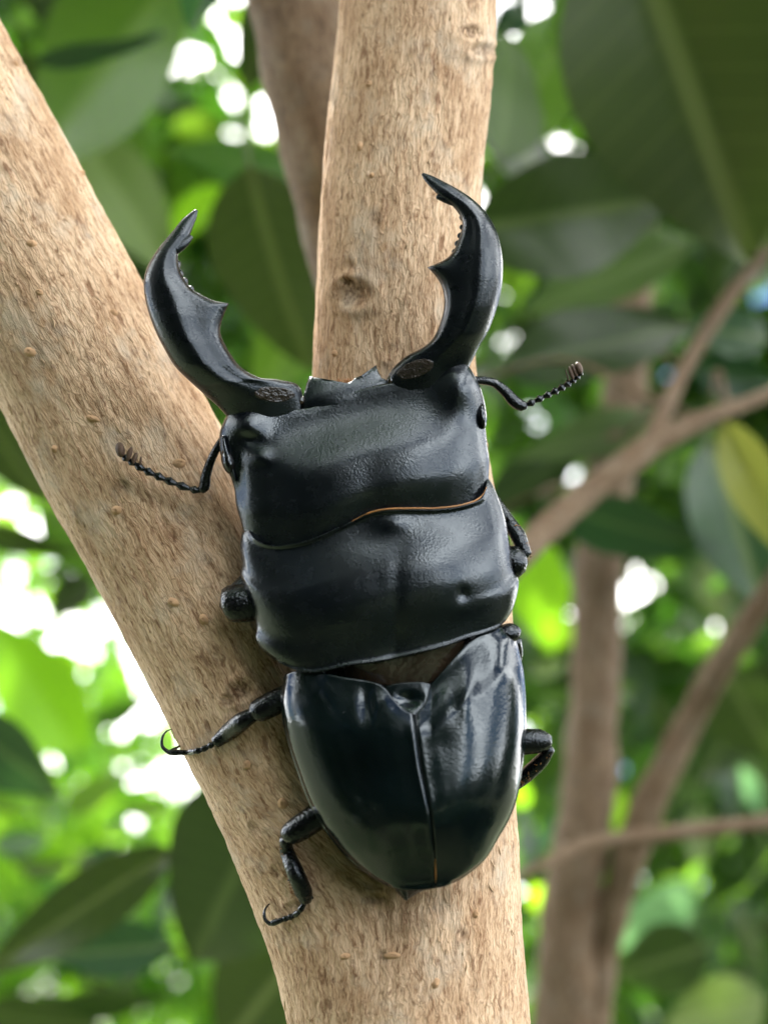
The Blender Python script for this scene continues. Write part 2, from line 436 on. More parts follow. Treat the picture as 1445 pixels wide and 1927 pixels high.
def ground_mat():
    m, n, l, out = new_mat('dry_grass_ground')
    b = n.new('ShaderNodeBsdfPrincipled'); b.inputs['Roughness'].default_value = 0.9
    tc = n.new('ShaderNodeTexCoord'); ns = nd(n, 'ShaderNodeTexNoise', Scale=1.7, Detail=9.0, Roughness=0.7)
    l.new(tc.outputs['Object'], ns.inputs['Vector'])
    cr = n.new('ShaderNodeValToRGB'); e = cr.color_ramp.elements
    e[0].position = 0.35; e[0].color = (0.028, 0.048, 0.012, 1); e[1].position = 0.68; e[1].color = (0.085, 0.085, 0.045, 1)
    l.new(ns.outputs['Fac'], cr.inputs['Fac']); l.new(cr.outputs['Color'], b.inputs['Base Color'])
    l.new(b.outputs['BSDF'], out.inputs['Surface'])
    return m

# ------------------------------------------------------------------ ground
GZ = -1.35
g = mesh_obj('ground', [(-250, -250, GZ), (250, -250, GZ), (250, 250, GZ), (-250, 250, GZ)], [(0, 1, 2, 3)], ground_mat(), None, False)
g['kind'] = 'structure'

# ------------------------------------------------------------------ forked tree: trunk
TREE = empty('forked_tree', W(777, 1927, -170) - Vector((0, 0, 1.2)), 'pale tan forked tree whose smooth trunk the black beetle clings to', 'tree')
main_ax = [(800, -330), (794, -100), (779, 100), (760, 300), (747, 500), (744, 700), (760, 900), (782, 1100), (792, 1300), (786, 1500), (782, 1700), (778, 1927), (776, 2150), (776, 2400)]
main_r = [143, 146, 150, 150, 152, 153, 166, 176, 182, 182, 198, 222, 226, 228]
left_ax = [(-460, -450), (-230, -24), (0, 402), (200, 772), (400, 1143), (545, 1415), (645, 1640), (715, 1830), (765, 2030), (776, 2300)]
left_r = [172, 174, 175, 175, 176, 180, 186, 192, 205, 215]
def axis(ax, h, r, n=90):
    A = spline([(x, y, hh) for (x, y), hh in zip(ax, h)], n)
    L0 = np.array([(x, y, hh) for (x, y), hh in zip(ax, h)], float)
    L = np.concatenate([[0], np.cumsum(np.linalg.norm(np.diff(L0, axis=0), axis=1))])
    R = np.interp(np.linspace(0, L[-1], n), L, r)
    return A, R
mh = [-150] * 5 + [-152, -160, -172, -178, -180, -192, -215, -220, -222]
lh = [-190, -185, -178, -175, -175, -178, -186, -196, -210, -216]
MA, MR = axis(main_ax, mh, main_r); LA, LR = axis(left_ax, lh, left_r)
v, f = join([tube(MA, MR, 48), tube(LA, LR, 48)])
tmp = bpy.data.meshes.new('tmp'); tmp.from_pydata(v.tolist(), [], f); tmp.update()
to = bpy.data.objects.new('tmp', tmp); col.objects.link(to)
rm = to.modifiers.new('r', 'REMESH'); rm.mode = 'VOXEL'; rm.voxel_size = 5.0; rm.adaptivity = 0
dg = bpy.context.evaluated_depsgraph_get()
ev = to.evaluated_get(dg).to_mesh()
nv = len(ev.vertices); V = np.empty(nv * 3); ev.vertices.foreach_get('co', V); V = V.reshape(-1, 3)
ne = len(ev.edges); E = np.empty(ne * 2, int); ev.edges.foreach_get('vertices', E); E = E.reshape(-1, 2)
Fq = [tuple(p.vertices) for p in ev.polygons]
to.evaluated_get(dg).to_mesh_clear(); bpy.data.objects.remove(to)
deg = np.bincount(E.ravel(), minlength=nv)[:, None]
for it in range(40):                       # rounds the crotch into a fillet
    A = np.zeros_like(V)
    for k in range(3):
        A[:, k] = np.bincount(E[:, 0], V[E[:, 1], k], nv) + np.bincount(E[:, 1], V[E[:, 0], k], nv)
    V = V * 0.45 + (A / deg) * 0.55
def frame(A, R, V, origin_y):
    """distance to tube surface, coordinate along and around"""
    best = np.full(len(V), 1e9); idx = np.zeros(len(V), int)
    for i in range(len(A)):
        d = ((V - A[i]) ** 2).sum(1); m = d < best; best[m] = d[m]; idx[m] = i
    T = np.gradient(A, axis=0); T /= np.linalg.norm(T, axis=1)[:, None]
    s0 = np.concatenate([[0], np.cumsum(np.linalg.norm(np.diff(A, axis=0), axis=1))])
    d = V - A[idx]
    al = (d * T[idx]).sum(1); s = s0[idx] + al
    rd = d - T[idx] * al[:, None]
    rr = np.linalg.norm(rd, axis=1)
    side = np.stack([T[idx][:, 1], -T[idx][:, 0], np.zeros(len(V))], 1)   # in-plane right of the axis
    side /= np.linalg.norm(side, axis=1)[:, None]
    ang = np.arctan2((rd * side).sum(1), rd[:, 2])
    i0 = np.argmin(np.abs(A[:, 1] - origin_y))
    return rr - R[idx], s - s0[i0], ang * R[idx], rd / rr[:, None]
d1, s1, a1, n1 = frame(MA, MR, V, 1900); d2, s2, a2, n2 = frame(LA, LR, V, 1900)
w = (smoothstep(-45, 45, d1 - d2) * (1 - smoothstep(1430, 1800, V[:, 1])))[:, None]             # 1 = belongs to the left branch
G = (np.stack([s1, a1, np.zeros(nv)], 1) * (1 - w) + np.stack([s2, a2, np.zeros(nv)], 1) * w) / 100.0
N = n1 * (1 - w) + n2 * w; N /= np.linalg.norm(N, axis=1)[:, None]
scar = np.zeros(nv)
disp = np.zeros(nv)
def scarat(px, py, rx, ry, depth, lip, amount=1.0, ang=0.0):
    global scar, disp
    vis = V[:, 2] > -190
    dx, dy = V[:, 0] - px, V[:, 1] - py
    c, s_ = math.cos(ang), math.sin(ang)
    q = np.sqrt(((dx * c + dy * s_) / rx) ** 2 + ((-dx * s_ + dy * c) / ry) ** 2)
    m = np.exp(-q ** 2) * vis
    ring = np.exp(-((q - 1.25) / 0.45) ** 2) * vis
    disp += -depth * m + lip * ring
    scar = np.maximum(scar, amount * np.clip(m * 1.4, 0, 1))
scarat(668, 553, 34, 26, 9, 7, 0.75); scarat(655, 530, 14, 8, 10, 3, 1.0); scarat(690, 540, 45, 55, -5, 0, 0.18)
scarat(452, 1300, 26, 18, 9, 5, 0.9, -0.5); scarat(430, 1320, 14, 10, 6, 3, 0.7)
scarat(884, 60, 22, 12, 5, 4, 0.95); scarat(905, 95, 26, 14, 3, 5, 0.7); scarat(860, 75, 30, 30, -5, 0, 0.1)
scarat(705, 415, 10, 22, 3, 2, 0.45, 0.2); scarat(725, 680, 10, 8, -6, 0, 0.2); scarat(780, 1700, 70, 30, 4, 2, 0.2)
scarat(30, 120, 16, 9, 3, 3, 0.5); scarat(700, 1690, 30, 10, 3, 3, 0.35); scarat(560, 1705, 20, 8, 3, 2, 0.5)
for px, py in ((235, 915), (375, 935), (330, 1010), (390, 1060), (310, 985), (520, 1640), (480, 1560), (560, 1660), (660, 500), (720, 1800), (870, 1760)):
    scarat(px, py, 9, 14, 3, 1.5, 0.55, -0.5)
rs = np.array([noise.noise((g[0] * 1.4, g[1] * 9.0, 3.1)) * 2.3 + noise.noise((g[0] * 3.5, g[1] * 17.0, 9.1)) * 1.7
               + noise.noise((g[0] * 0.5, g[1] * 0.7, 1.7)) * 5.0 for g in G])
V = V + N * (disp + rs)[:, None]
trunk = add('trunk', Wa(V), Fq, M_BARK, TREE)
ga = trunk.data.attributes.new('grain', 'FLOAT_VECTOR', 'POINT'); ga.data.foreach_set('vector', G.astype(np.float32).ravel())
sa = trunk.data.attributes.new('scar', 'FLOAT', 'POINT'); sa.data.foreach_set('value', scar.astype(np.float32))
bvh = BVHTree.FromPolygons([tuple(p) for p in Wa(V)], Fq)
def surf(px, py, dflt=-60.0):
    """height of the bark under a photo pixel"""
    d = (W(px, py, 0) - CAM).normalized()
    hit = bvh.ray_cast(CAM, d, 2.0)
    if hit[0] is None: return dflt, None
    return (D + (963.5 - py) * S * TILT - (hit[0] - CAM).dot(FW)) / S, hit[1]

# lenticels: little corky ovals standing out of the bark
def lenticel(px, py, a, b, ang):
    h, nn = surf(px, py)
    if nn is None: return
    vs, fs = [], []
    seg, rings = 14, 5
    a *= random.uniform(.6, 1.1); b *= random.uniform(.7, 1.15); ang += random.uniform(-.5, .5)
    sl_ = random.uniform(.2, 2.6); off_ = random.uniform(-.3, .3) * b
    for i in range(rings):
        q = 1 - i / rings
        for k in range(seg):
            t = 2 * math.pi * k / seg
            x, y = a * q * math.cos(t), b * q * math.sin(t)
            x += random.uniform(-.6, .6); y += random.uniform(-.6, .6)
            z = 8.0 * (1 - q ** 2.2) - sl_ * math.exp(-((y + off_) / (b * .3)) ** 2) * (q < .7) + random.uniform(-.9, .9)
            vs.append((x, y, z - 1.0))
    vs.append((0, 0, 1.5))
    for i in range(rings - 1):
        for k in range(seg):
            k2 = (k + 1) % seg
            fs.append((i * seg + k, i * seg + k2, (i + 1) * seg + k2, (i + 1) * seg + k))
    for k in range(seg): fs.append(((rings - 1) * seg + k, (rings - 1) * seg + (k + 1) % seg, rings * seg))
    P = W(px, py, h)
    zz = nn.normalized()
    if zz.dot(FW) > 0: zz = -zz
    xx = (RT * math.cos(ang) - UP * math.sin(ang)); xx = (xx - zz * xx.dot(zz)).normalized(); yy = zz.cross(xx)
    add('lenticel', [P + (xx * x + yy * y + zz * z) * S for x, y, z in vs], fs, M_LENT, trunk)
random.seed(4)
for px, py, a, b, ang in ((60, 458, 16, 11, .1), (75, 550, 14, 9, .2), (215, 588, 11, 9, .3), (57, 662, 16, 9, 0), (175, 788, 16, 9, .2), (103, 845, 11, 11, 0),
    (220, 960, 16, 11, .2), (338, 872, 15, 10, -.3), (326, 1133, 13, 9, .2), (384, 1166, 12, 10, .9), (465, 1440, 12, 10, .3), (532, 1512, 14, 10, .2),
    (30, 120, 13, 9, .1), (133, 262, 9, 8, .4), (155, 325, 9, 8, .2), (694, 158, 11, 11, .3), (677, 275, 9, 11, .3), (630, 665, 8, 10, 0),
    (478, 1338, 10, 9, 0), (650, 1800, 10, 8, 0), (740, 1798, 22, 8, 0), (895, 1720, 9, 9, 0), (700, 330, 7, 9, 0), (820, 1850, 8, 10, 0)):
    lenticel(px, py, a, b, ang)

# loose slivers of bark lifting off the surface
M_FLAKE = simple('bark_sliver', (0.52, 0.37, 0.23), 0.85)
sl = []
rf = random.Random(12)
while len(sl) < 420:
    px, py = rf.uniform(0, 1000), rf.uniform(0, 1927)
    h0, n0 = surf(px, py)
    if n0 is None: continue
    left_side = (px - 722) * 0.88 - (py - 1100) * 0.475 < -60 and py < 1750
    gx, gy = (0.475, 0.88) if left_side else (0.02, 1.0)
    a_ = rf.gauss(0, .22); gx, gy = gx * math.cos(a_) - gy * math.sin(a_), gx * math.sin(a_) + gy * math.cos(a_)
    ln = rf.uniform(6, 22) * rf.choice((-1, 1))
    q = (px + gx * ln, py + gy * ln); h1, n1 = surf(*q)
    if n1 is None: continue
    lift = rf.uniform(.5, 3.5) if rf.random() < .8 else rf.uniform(3, 8)
    w_ = rf.uniform(.9, 2.2)
    m_ = ((px + q[0]) / 2 + rf.gauss(0, .8), (py + q[1]) / 2, (h0 + h1) / 2 + lift * .3)
    sl.append(tube([(px, py, h0 - 1), m_, (q[0], q[1], h1 + lift)], [w_, w_, w_ * .3], 5, True, .5))
v_, f_ = join(sl)
fl = add('bark_sliver', Wa(v_), f_, M_FLAKE, trunk); fl['kind'] = 'stuff'

# ------------------------------------------------------------------ stag beetle
BEETLE = empty('stag_beetle', W(740, 1200, 0), 'large shiny black stag beetle with open toothed jaws on tan trunk', 'beetle')

def plate(name, front, back, left, right, hfun, mat, parent, nu=64, nv=64, skirt=((1.5, -5), (-4, -12), (-16, -26), (-45, -50)), dfun=None):
    """curved shell over a Coons patch; u runs left to right along front, v front to back"""
    f_, b_, l_, r_ = (spline(c, 160) for c in (front, back, left, right))
    f_[0] = l_[0]; f_[-1] = r_[0]; b_[0] = l_[-1]; b_[-1] = r_[-1]
    def spc(n):
        s = np.linspace(0, 1, n); return 0.4 * s + 0.6 * (1 - np.cos(np.pi * s)) / 2
    us, vs_ = spc(nu), spc(nv)
    F_, B_, L_, R_ = sample(f_, us), sample(b_, us), sample(l_, vs_), sample(r_, vs_)
    U, Vv = np.meshgrid(us, vs_)
    P = ((1 - Vv)[..., None] * F_[None] + Vv[..., None] * B_[None] + (1 - U)[..., None] * L_[:, None] + U[..., None] * R_[:, None]
         - ((1 - U) * (1 - Vv))[..., None] * f_[0] - (U * (1 - Vv))[..., None] * f_[-1] - ((1 - U) * Vv)[..., None] * b_[0] - (U * Vv)[..., None] * b_[-1])
    H = hfun(U, Vv, P[..., 0], P[..., 1])
    verts = np.concatenate([P.reshape(-1, 2), H.reshape(-1, 1)], 1)
    fs = []
    for j in range(nv - 1):
        for i in range(nu - 1):
            fs.append((j * nu + i, (j + 1) * nu + i, (j + 1) * nu + i + 1, j * nu + i + 1))
    ring = [i for i in range(nu)] + [j * nu + nu - 1 for j in range(1, nv)] + [(nv - 1) * nu + i for i in range(nu - 2, -1, -1)] + [j * nu for j in range(nv - 2, 0, -1)]
    rp_ = verts[ring]
    tg = np.roll(rp_[:, :2], -1, 0) - np.roll(rp_[:, :2], 1, 0)
    for _ in range(3): tg = (tg + np.roll(tg, 1, 0) + np.roll(tg, -1, 0)) / 3
    on = np.stack([tg[:, 1], -tg[:, 0]], 1); on /= np.linalg.norm(on, axis=1)[:, None] + 1e-9
    cen = verts[:, :2].mean(0)
    on = rp_[:, :2] - cen; on /= np.linalg.norm(on, axis=1)[:, None]
    prev = ring; allv = [verts]; n0 = len(verts)
    for off, dh in skirt:
        q = np.concatenate([rp_[:, :2] + on * off, rp_[:, 2:] + dh], 1)
        allv.append(q); cur = list(range(n0, n0 + len(ring))); n0 += len(ring)
        for k in range(len(ring)):
            k2 = (k + 1) % len(ring)
            fs.append((prev[k], prev[k2], cur[k2], cur[k]))
        prev = cur
    verts = np.concatenate(allv)
    o = add(name, Wa(verts), fs, mat, parent)
    return o

def ga2(x, y, cx, cy, sx, sy, ang=0.0):
    c, s_ = math.cos(ang), math.sin(ang)
    dx, dy = x - cx, y - cy
    return np.exp(-((dx * c + dy * s_) / sx) ** 2 - ((-dx * s_ + dy * c) / sy) ** 2)

def prof(t, p=2.4, q=0.5):
    return np.clip(1 - np.abs(2 * t - 1) ** p, 0, 1) ** q

# body underneath: one continuous hull seen at the waist and the tail
st = [(640, 770, 40), (655, 800, 160), (690, 900, 205), (708, 1020, 215), (725, 1120, 205), (745, 1215, 170), (757, 1275, 185), (765, 1340, 205), (775, 1450, 195), (785, 1560, 150), (775, 1630, 80), (766, 1668, 34), (764, 1686, 12), (763, 1694, 2)]
C = spline([(a, b, c) for a, b, c in st], 60)
bv, bf = [], []
for i, (x, y, wd) in enumerate(C):
    T = C[min(i + 1, 59)][:2] - C[max(i - 1, 0)][:2]; T = T / np.linalg.norm(T); nx = np.array([-T[1], T[0]])
    hh = min(52.0, wd * .9) + 2
    for k in range(28):
        t = 2 * math.pi * k / 28
        q = np.array([x, y]) + nx * wd * math.cos(t)
        bv.append((q[0], q[1], 50 + hh * math.sin(t)))
for i in range(59):
    for k in range(28):
        k2 = (k + 1) % 28
        bf.append((i * 28 + k, i * 28 + k2, (i + 1) * 28 + k2, (i + 1) * 28 + k))
body = add('body', Wa(bv), bf, M_LEG, BEETLE)

# waist plate between pronotum and wing cases (brown, shiny)
waist = plate('waist_plate', [(640, 1240), (720, 1228), (800, 1208), (872, 1185)], [(652, 1277), (708, 1287), (760, 1291), (800, 1288), (836, 1268), (876, 1238)],
      [(640, 1240), (646, 1258), (652, 1277)], [(872, 1185), (874, 1212), (876, 1238)],
      lambda u, v, x, y: 112 + 26 * prof(u, 2.5) - 16 * v + 4 * np.sin(u * 9) * (1 - v), M_BROWN, BEETLE, 40, 20, ((0, -6), (-3, -20)))

# head
def h_head(u, v, x, y):
    h = 92 + 72 * prof(u, 2.4, .78) * (0.46 + 0.54 * smoothstep(0.0, 0.50, v)) * (1 - 0.34 * smoothstep(0.66, 1.0, v)) * (0.8 + 0.2 * np.clip(v / .06, 0, 1) ** .5)
    h -= 19 * ga2(x, y, 690, 775, 140, 78, -0.16)          # hollow brow behind the clypeus
    h += 24 * ga2(x, y, 462, 797, 36, 34) + 28 * ga2(x, y, 864, 720, 40, 46)      # swollen front corners
    h += 5 * ga2(x, y, 872, 800, 34, 110, 0.1)            # right cheek ridge
    h -= 9 * ga2(x, y, 470, 826, 18, 11, 0.3)              # dent
    h += 9 * ga2(x, y, 490, 860, 20, 14) - 7 * ga2(x, y, 452, 900, 10, 60)
    h += 3 * ga2(x, y, 600, 900, 90, 60) + 3 * ga2(x, y, 800, 880, 80, 60) - 2.5 * ga2(x, y, 700, 935, 30, 70)
    return h
head = plate('head',
    [(427, 783), (441, 766), (483, 759), (525, 765), (558, 770), (600, 762), (650, 742), (700, 728), (745, 719), (774, 713), (815, 703), (840, 687), (857, 683), (877, 687), (892, 708)],
    [(468, 1030), (500, 1050), (560, 1050), (640, 1025), (720, 995), (815, 985), (880, 975), (914, 950)],
    [(427, 783), (416, 812), (415, 846), (424, 875), (436, 898), (443, 922), (446, 950), (456, 985), (468, 1030)],
    [(892, 708), (904, 734), (913, 771), (912, 800), (915, 838), (919, 867), (917, 910), (914, 950)],
    h_head, M_MATTE, BEETLE, 90, 80)

# clypeus with two teeth between the jaws
def tri_plate(name, outline, h0, h1, mat, parent, thick=12):
    """flat toothed plate: outline polygon in px, height linear from h0 (first row) towards h1"""
    P = np.array(outline, float); n = len(P); c = P.mean(0)
    vs, fs = [], []
    ys = P[:, 1]
    hh = h0 + (h1 - h0) * (ys - ys.min()) / (ys.max() - ys.min())
    for q, dh in ((1.0, 0), (0.93, 3.5), (0.5, 6.0)):
        for (x, y), h in zip(P, hh): vs.append((c[0] + (x - c[0]) * q, c[1] + (y - c[1]) * q, h + dh))
    vs.append((c[0], c[1], hh.mean() + 6.0))
    for (x, y), h in zip(P, hh): vs.append((x, y, h - thick))
    for r in range(2):
        for k in range(n):
            k2 = (k + 1) % n; fs.append((r * n + k, r * n + k2, (r + 1) * n + k2, (r + 1) * n + k))
    for k in range(n):
        k2 = (k + 1) % n
        fs.append((2 * n + k, 2 * n + k2, 3 * n)); fs.append((k2, k, 3 * n + 1 + k, 3 * n + 1 + k2))
    return add(name, Wa(vs), fs, mat, parent)
clp = [(566, 772), (571, 745), (577, 722), (582, 708), (588, 709), (600, 717), (615, 720), (632, 719), (646, 722), (660, 719), (668, 712), (676, 708), (690, 707), (699, 702), (703, 692), (708, 687), (711, 698), (718, 711), (730, 716), (746, 722), (740, 745), (690, 765), (620, 780)]
tri_plate('clypeus', clp, 84, 106, M_MATTE, head)
hair = []
random.seed(9)
for i in range(70):
    x = random.uniform(636, 668); y0 = 722 + random.uniform(-1, 4)
    hair.append(tube([(x, y0 + 4, 80), (x + random.uniform(-3, 3), y0 - random.uniform(5, 12), 84)], [1.3, .4], 4))
v_, f_ = join(hair)
h_o = add('labrum_hair', Wa(v_), f_, M_HAIR, head); h_o['kind'] = 'stuff'

# eyes on the cheeks
def ellipsoid(c, r, ang=0.0, n=12, m=18):
    vs, fs = [], []
    ca, sa_ = math.cos(ang), math.sin(ang)
    for i in range(n + 1):
        a = math.pi * i / n
        for k in range(m):
            b = 2 * math.pi * k / m
            x, y, z = r[0] * math.sin(a) * math.cos(b), r[1] * math.sin(a) * math.sin(b), r[2] * math.cos(a)
            vs.append((c[0] + x * ca - y * sa_, c[1] + x * sa_ + y * ca, c[2] + z))
    for i in range(n):
        for k in range(m):
            k2 = (k + 1) % m
            fs.append((i * m + k, i * m + k2, (i + 1) * m + k2, (i + 1) * m + k))
    return np.array(vs), fs
for c, r, a in (((430, 868, 96), (13, 26, 22), -0.25), ((907, 783, 98), (9, 25, 20), -0.1)):
    v_, f_ = ellipsoid(c, r, a); add('eye', Wa(v_), f_, M_EYE, head)
v_, f_ = tube([(420, 820, 108), (424, 845, 112), (434, 875, 108), (443, 905, 100)], [3, 5, 5, 3], 8, res=12); add('eye_ridge', Wa(v_), f_, M_MATTE, head)

# mandibles
def mandible(rows, hc, th, teeth, pad, tip, hinge):
    def par(pts, n):            # Catmull-Rom at even parameter steps, so outer and inner edge stay paired
        P = np.array([2 * np.array(pts[0]) - np.array(pts[1])] + [np.array(q) for q in pts] + [2 * np.array(pts[-1]) - np.array(pts[-2])], float)
        out = []
        for x in np.linspace(0, len(pts) - 1, n):
            i = min(int(x), len(pts) - 2); t_ = x - i; a, b, c, d = P[i:i + 4]
            out.append(0.5 * ((2 * b) + (c - a) * t_ + (2 * a - 5 * b + 4 * c - d) * t_ ** 2 + (3 * b - a - 3 * c + d) * t_ ** 3))
        return np.array(out)
    NR = 140
    O = par([r[0] for r in rows], NR); I = par([r[1] for r in rows], NR)
    mid_ = (O + I) / 2; t = np.concatenate([[0], np.cumsum(np.linalg.norm(np.diff(O, axis=0), axis=1))]); t /= t[-1]
    i0 = int(np.argmin(np.linalg.norm(I - (np.array(tip) + (O[np.argmin(np.linalg.norm(I - np.array(tip), axis=1))] - np.array(tip)) * .1), axis=1))); t0 = t[i0]
    HC = np.interp(t, np.linspace(0, 1, len(hc)), hc); TH = np.interp(t, np.linspace(0, 1, len(th)), th)
    seg = 36
    vs, fs = [], []
    for i in range(NR):
        c = (O[i] + I[i]) / 2; d = (I[i] - O[i]) / 2
        wd = np.linalg.norm(d)
        for k in range(seg):
            a = 2 * math.pi * k / seg
            s_ = -math.cos(a); z = math.sin(a)
            if z > 0:       # rounded back on the outer side, a flatter dished face on the inner side
                z = z ** 0.85
                z -= 0.15 * math.exp(-((s_ - 0.42) / 0.30) ** 2) * smoothstep(0.05, 0.2, t[i]) * (1 - smoothstep(.6, .85, t[i]))
                z += 0.05 * math.exp(-((s_ + 0.10) / 0.25) ** 2)
            q = c + d * s_
            ex = math.exp(-(abs(t[i] - t0) / (.030 if t[i] > t0 else .062)) ** 1.15) * max(0.0, (s_ + 0.15) / 1.15) ** 3
            q = q + (np.array(tip) - I[i0]) * ex
            vs.append((q[0], q[1], HC[i] + TH[i] * z * (1 - .30 * ex) + 6 * ex))
    for i in range(NR - 1):
        for k in range(seg):
            k2 = (k + 1) % seg
            fs.append((i * seg + k, i * seg + k2, (i + 1) * seg + k2, (i + 1) * seg + k))
    a = len(vs); vs.append((*((O[-1] + I[-1]) / 2 + (O[-1] - O[-3]) * .3), HC[-1]))
    for k in range(seg): fs.append((a, (NR - 1) * seg + k, (NR - 1) * seg + (k + 1) % seg))
    parts = [(np.array(vs), fs)]
    for pts, rr, fl in teeth: parts.append(tube(pts, rr, 16, True, fl, res=14))
    v_, f_ = join(parts)
    m_ = add('mandible', Wa(v_), f_, M_MAND, BEETLE)
    mb = BVHTree.FromPolygons([tuple(q.co) for q in m_.data.vertices], [tuple(q.vertices) for q in m_.data.polygons])
    (cx, cy), (rx, ry), an = pad
    pv, pf = [], []
    for i in range(11):
        for k in range(36):
            a = 2 * math.pi * k / 36; q = i / 10
            rr_ = q * (1 + .13 * noise.noise((math.cos(a) * 1.6, math.sin(a) * 1.6, cx)))
            x, y = rx * rr_ * math.cos(a), ry * rr_ * math.sin(a)
            x, y = cx + x * math.cos(an) - y * math.sin(an), cy + x * math.sin(an) + y * math.cos(an)
            hit = mb.ray_cast(CAM, (W(x, y, 0) - CAM).normalized(), 2.0)
            hh = 120.0 if hit[0] is None else (D + (963.5 - y) * S * TILT - (hit[0] - CAM).dot(FW)) / S
            hh += 1.0 - 5 * max(0, q - .9) * 10 * .7 + (1.6 * noise.noise((x / 7, y / 7, 2)) + 1.2 * noise.noise((x / 3, y / 3, 5))) * (q < .95)
            pv.append((x, y, hh))
    for i in range(10):
        for k in range(36):
            k2 = (k + 1) % 36; pf.append((i * 36 + k, (i + 1) * 36 + k, (i + 1) * 36 + k2, i * 36 + k2))
    add('basal_hollow', Wa(pv), pf, M_PAD, m_)  # surface patch standing for the recess at the jaw base
    v_, f_ = ellipsoid(hinge, (8, 10, 10), .3); add('hinge', Wa(v_), f_, M_BROWN, m_)
    return m_

def nub(x, y, h, dx, dy, r=9.5, ln=10):
    return ([(x - dx * ln, y - dy * ln, h), (x, y, h), (x + dx * ln * .7, y + dy * ln * .7, h)], [r * 1.2, r, r * .45], 0.9)

rows = [((445, 805), (575, 778)), ((415, 770), (564, 728)), ((390, 747), (527, 715)), ((360, 720), (487, 710)), ((330, 690), (454, 691)), ((306, 650), (430, 661)), ((289, 614), (410, 628)), ((277, 578), (400, 597)), ((271, 545), (384, 567)), ((272, 520), (357, 541)), ((281, 495), (339, 508)), ((296, 470), (336, 480)), ((312, 450), (346, 462)), ((326, 434), (356, 446)), ((342, 414), (364, 426)), ((356, 402), (370, 411)), ((367, 394), (373, 397))]
teeth = [
         ([(330, 466, 164), (346, 457, 164), (361, 445, 162)], [14, 10, 4.5], .9)]
for x, y in ((386, 566), (373, 556), (361, 543), (350, 528), (341, 513), (336, 495)):
    teeth.append(nub(x - 3, y + 2, 152, .75, -.6, random.uniform(8, 11)))
tp = ((516, 742), (40, 16), 0.05)
mandible(rows, [85, 100, 118, 132, 142, 150, 156, 158, 158, 150], [30, 40, 50, 52, 50, 45, 36, 25, 15, 4], teeth, tp, (431, 571), (566, 754, 98))
rows = [((885, 720), (725, 740)), ((883, 692), (733, 702)), ((893, 670), (762, 672)), ((903, 650), (790, 657)), ((918, 625), (813, 639)), ((931, 592), (829, 608)), ((940, 560), (841, 570)), ((945, 530), (846, 532)), ((946, 495), (848, 495)), ((942, 462), (856, 468)), ((933, 432), (867, 436)), ((916, 402), (868, 413)), ((892, 377), (852, 389)), ((865, 358), (832, 374)), ((838, 343), (815, 358)), ((814, 331), (800, 341)), ((797, 325), (793, 329))]
teeth = [
         ([(866, 378, 164), (844, 375, 164), (822, 370, 162)], [14, 10, 4.5], .9)]
for x, y in ((848, 488), (855, 474), (860, 459), (865, 444), (869, 428), (869, 409)):
    teeth.append(nub(x + 3, y, 152, -.95, -.1, random.uniform(8, 11)))
tp = ((782, 695), (39, 17), -0.35)
mandible(rows, [85, 100, 118, 132, 142, 150, 156, 158, 158, 150], [30, 40, 50, 52, 50, 45, 36, 25, 15, 4], teeth, tp, (804, 503), (735, 716, 98))

# pronotum
def h_pro(u, v, x, y):
    h = 92 + 86 * prof(u, 2.4, .76) * (0.76 + 0.24 * smoothstep(0, .45, v)) * (1 - 0.40 * smoothstep(.5, 1.0, v)) * (0.9 + 0.1 * np.clip((1 - v) / .03, 0, 1) ** .5)
    rim = np.exp(-((1 - v) / .022) ** 2) * 7 + np.exp(-(v / .022) ** 2) * 7          # raised bead along front and back
    h += rim * smoothstep(0, .06, u) * smoothstep(0, .06, 1 - u)
    h -= 2.2 * ga2(x, y, 745, 1150, 12, 110, 0.05)          # median furrow
    h -= 5 * ga2(x, y, 700, 1010, 60, 34, 0.2) + 7 * ga2(x, y, 872, 1118, 9, 12)
    h += 5 * ga2(x, y, 740, 985, 26, 16) + 5 * ga2(x, y, 845, 1080, 85, 85) + 3 * ga2(x, y, 600, 1130, 90, 80)
    h -= 3 * ga2(x, y, 745, 1225, 40, 40)
    return h
pron = plate('pronotum',
    [(465, 988), (475, 1009), (495, 1023), (525, 1027), (566, 1021), (608, 1007), (649, 988), (682, 972), (707, 963), (753, 959), (815, 959), (857, 955), (898, 943), (911, 930), (917, 900)],
    [(512, 1237), (537, 1252), (566, 1262), (595, 1265), (624, 1260), (657, 1252), (711, 1245), (774, 1232), (836, 1216), (877, 1201), (911, 1191), (936, 1180), (950, 1168)],
    [(465, 988), (456, 1008), (454, 1033), (457, 1064), (454, 1081), (462, 1108), (475, 1145), (484, 1180), (482, 1199), (490, 1217), (512, 1237)],
    [(917, 900), (926, 914), (937, 940), (948, 973), (954, 1004), (959, 1036), (965, 1075), (974, 1092), (972, 1116), (963, 1146), (950, 1168)],
    h_pro, M_MATTE, BEETLE, 96, 96)
hbv = [BVHTree.FromPolygons([tuple(v.co) for v in o.data.vertices], [tuple(p.vertices) for p in o.data.polygons]) for o in (head, pron)]
def top(px, py):
    """height of the head or pronotum under a photo pixel"""
    d = (W(px, py, 0) - CAM).normalized(); best = -1e9
    for b_ in hbv:
        hit = b_.ray_cast(CAM, d, 2.0)
        if hit[0] is not None: best = max(best, (D + (963.5 - py) * S * TILT - (hit[0] - CAM).dot(FW)) / S)
    return best
fr = spline([(660, 982), (682, 970.5), (707, 961.5), (735, 957.5), (785, 956.5), (815, 956.5), (857, 952.5), (885, 945.5), (898, 940), (909, 930), (915, 917)], 46)
hs = np.array([top(x, y + 3) for x, y in fr]); hs = np.convolve(np.pad(hs, 3, 'edge'), np.ones(7) / 7, 'valid')
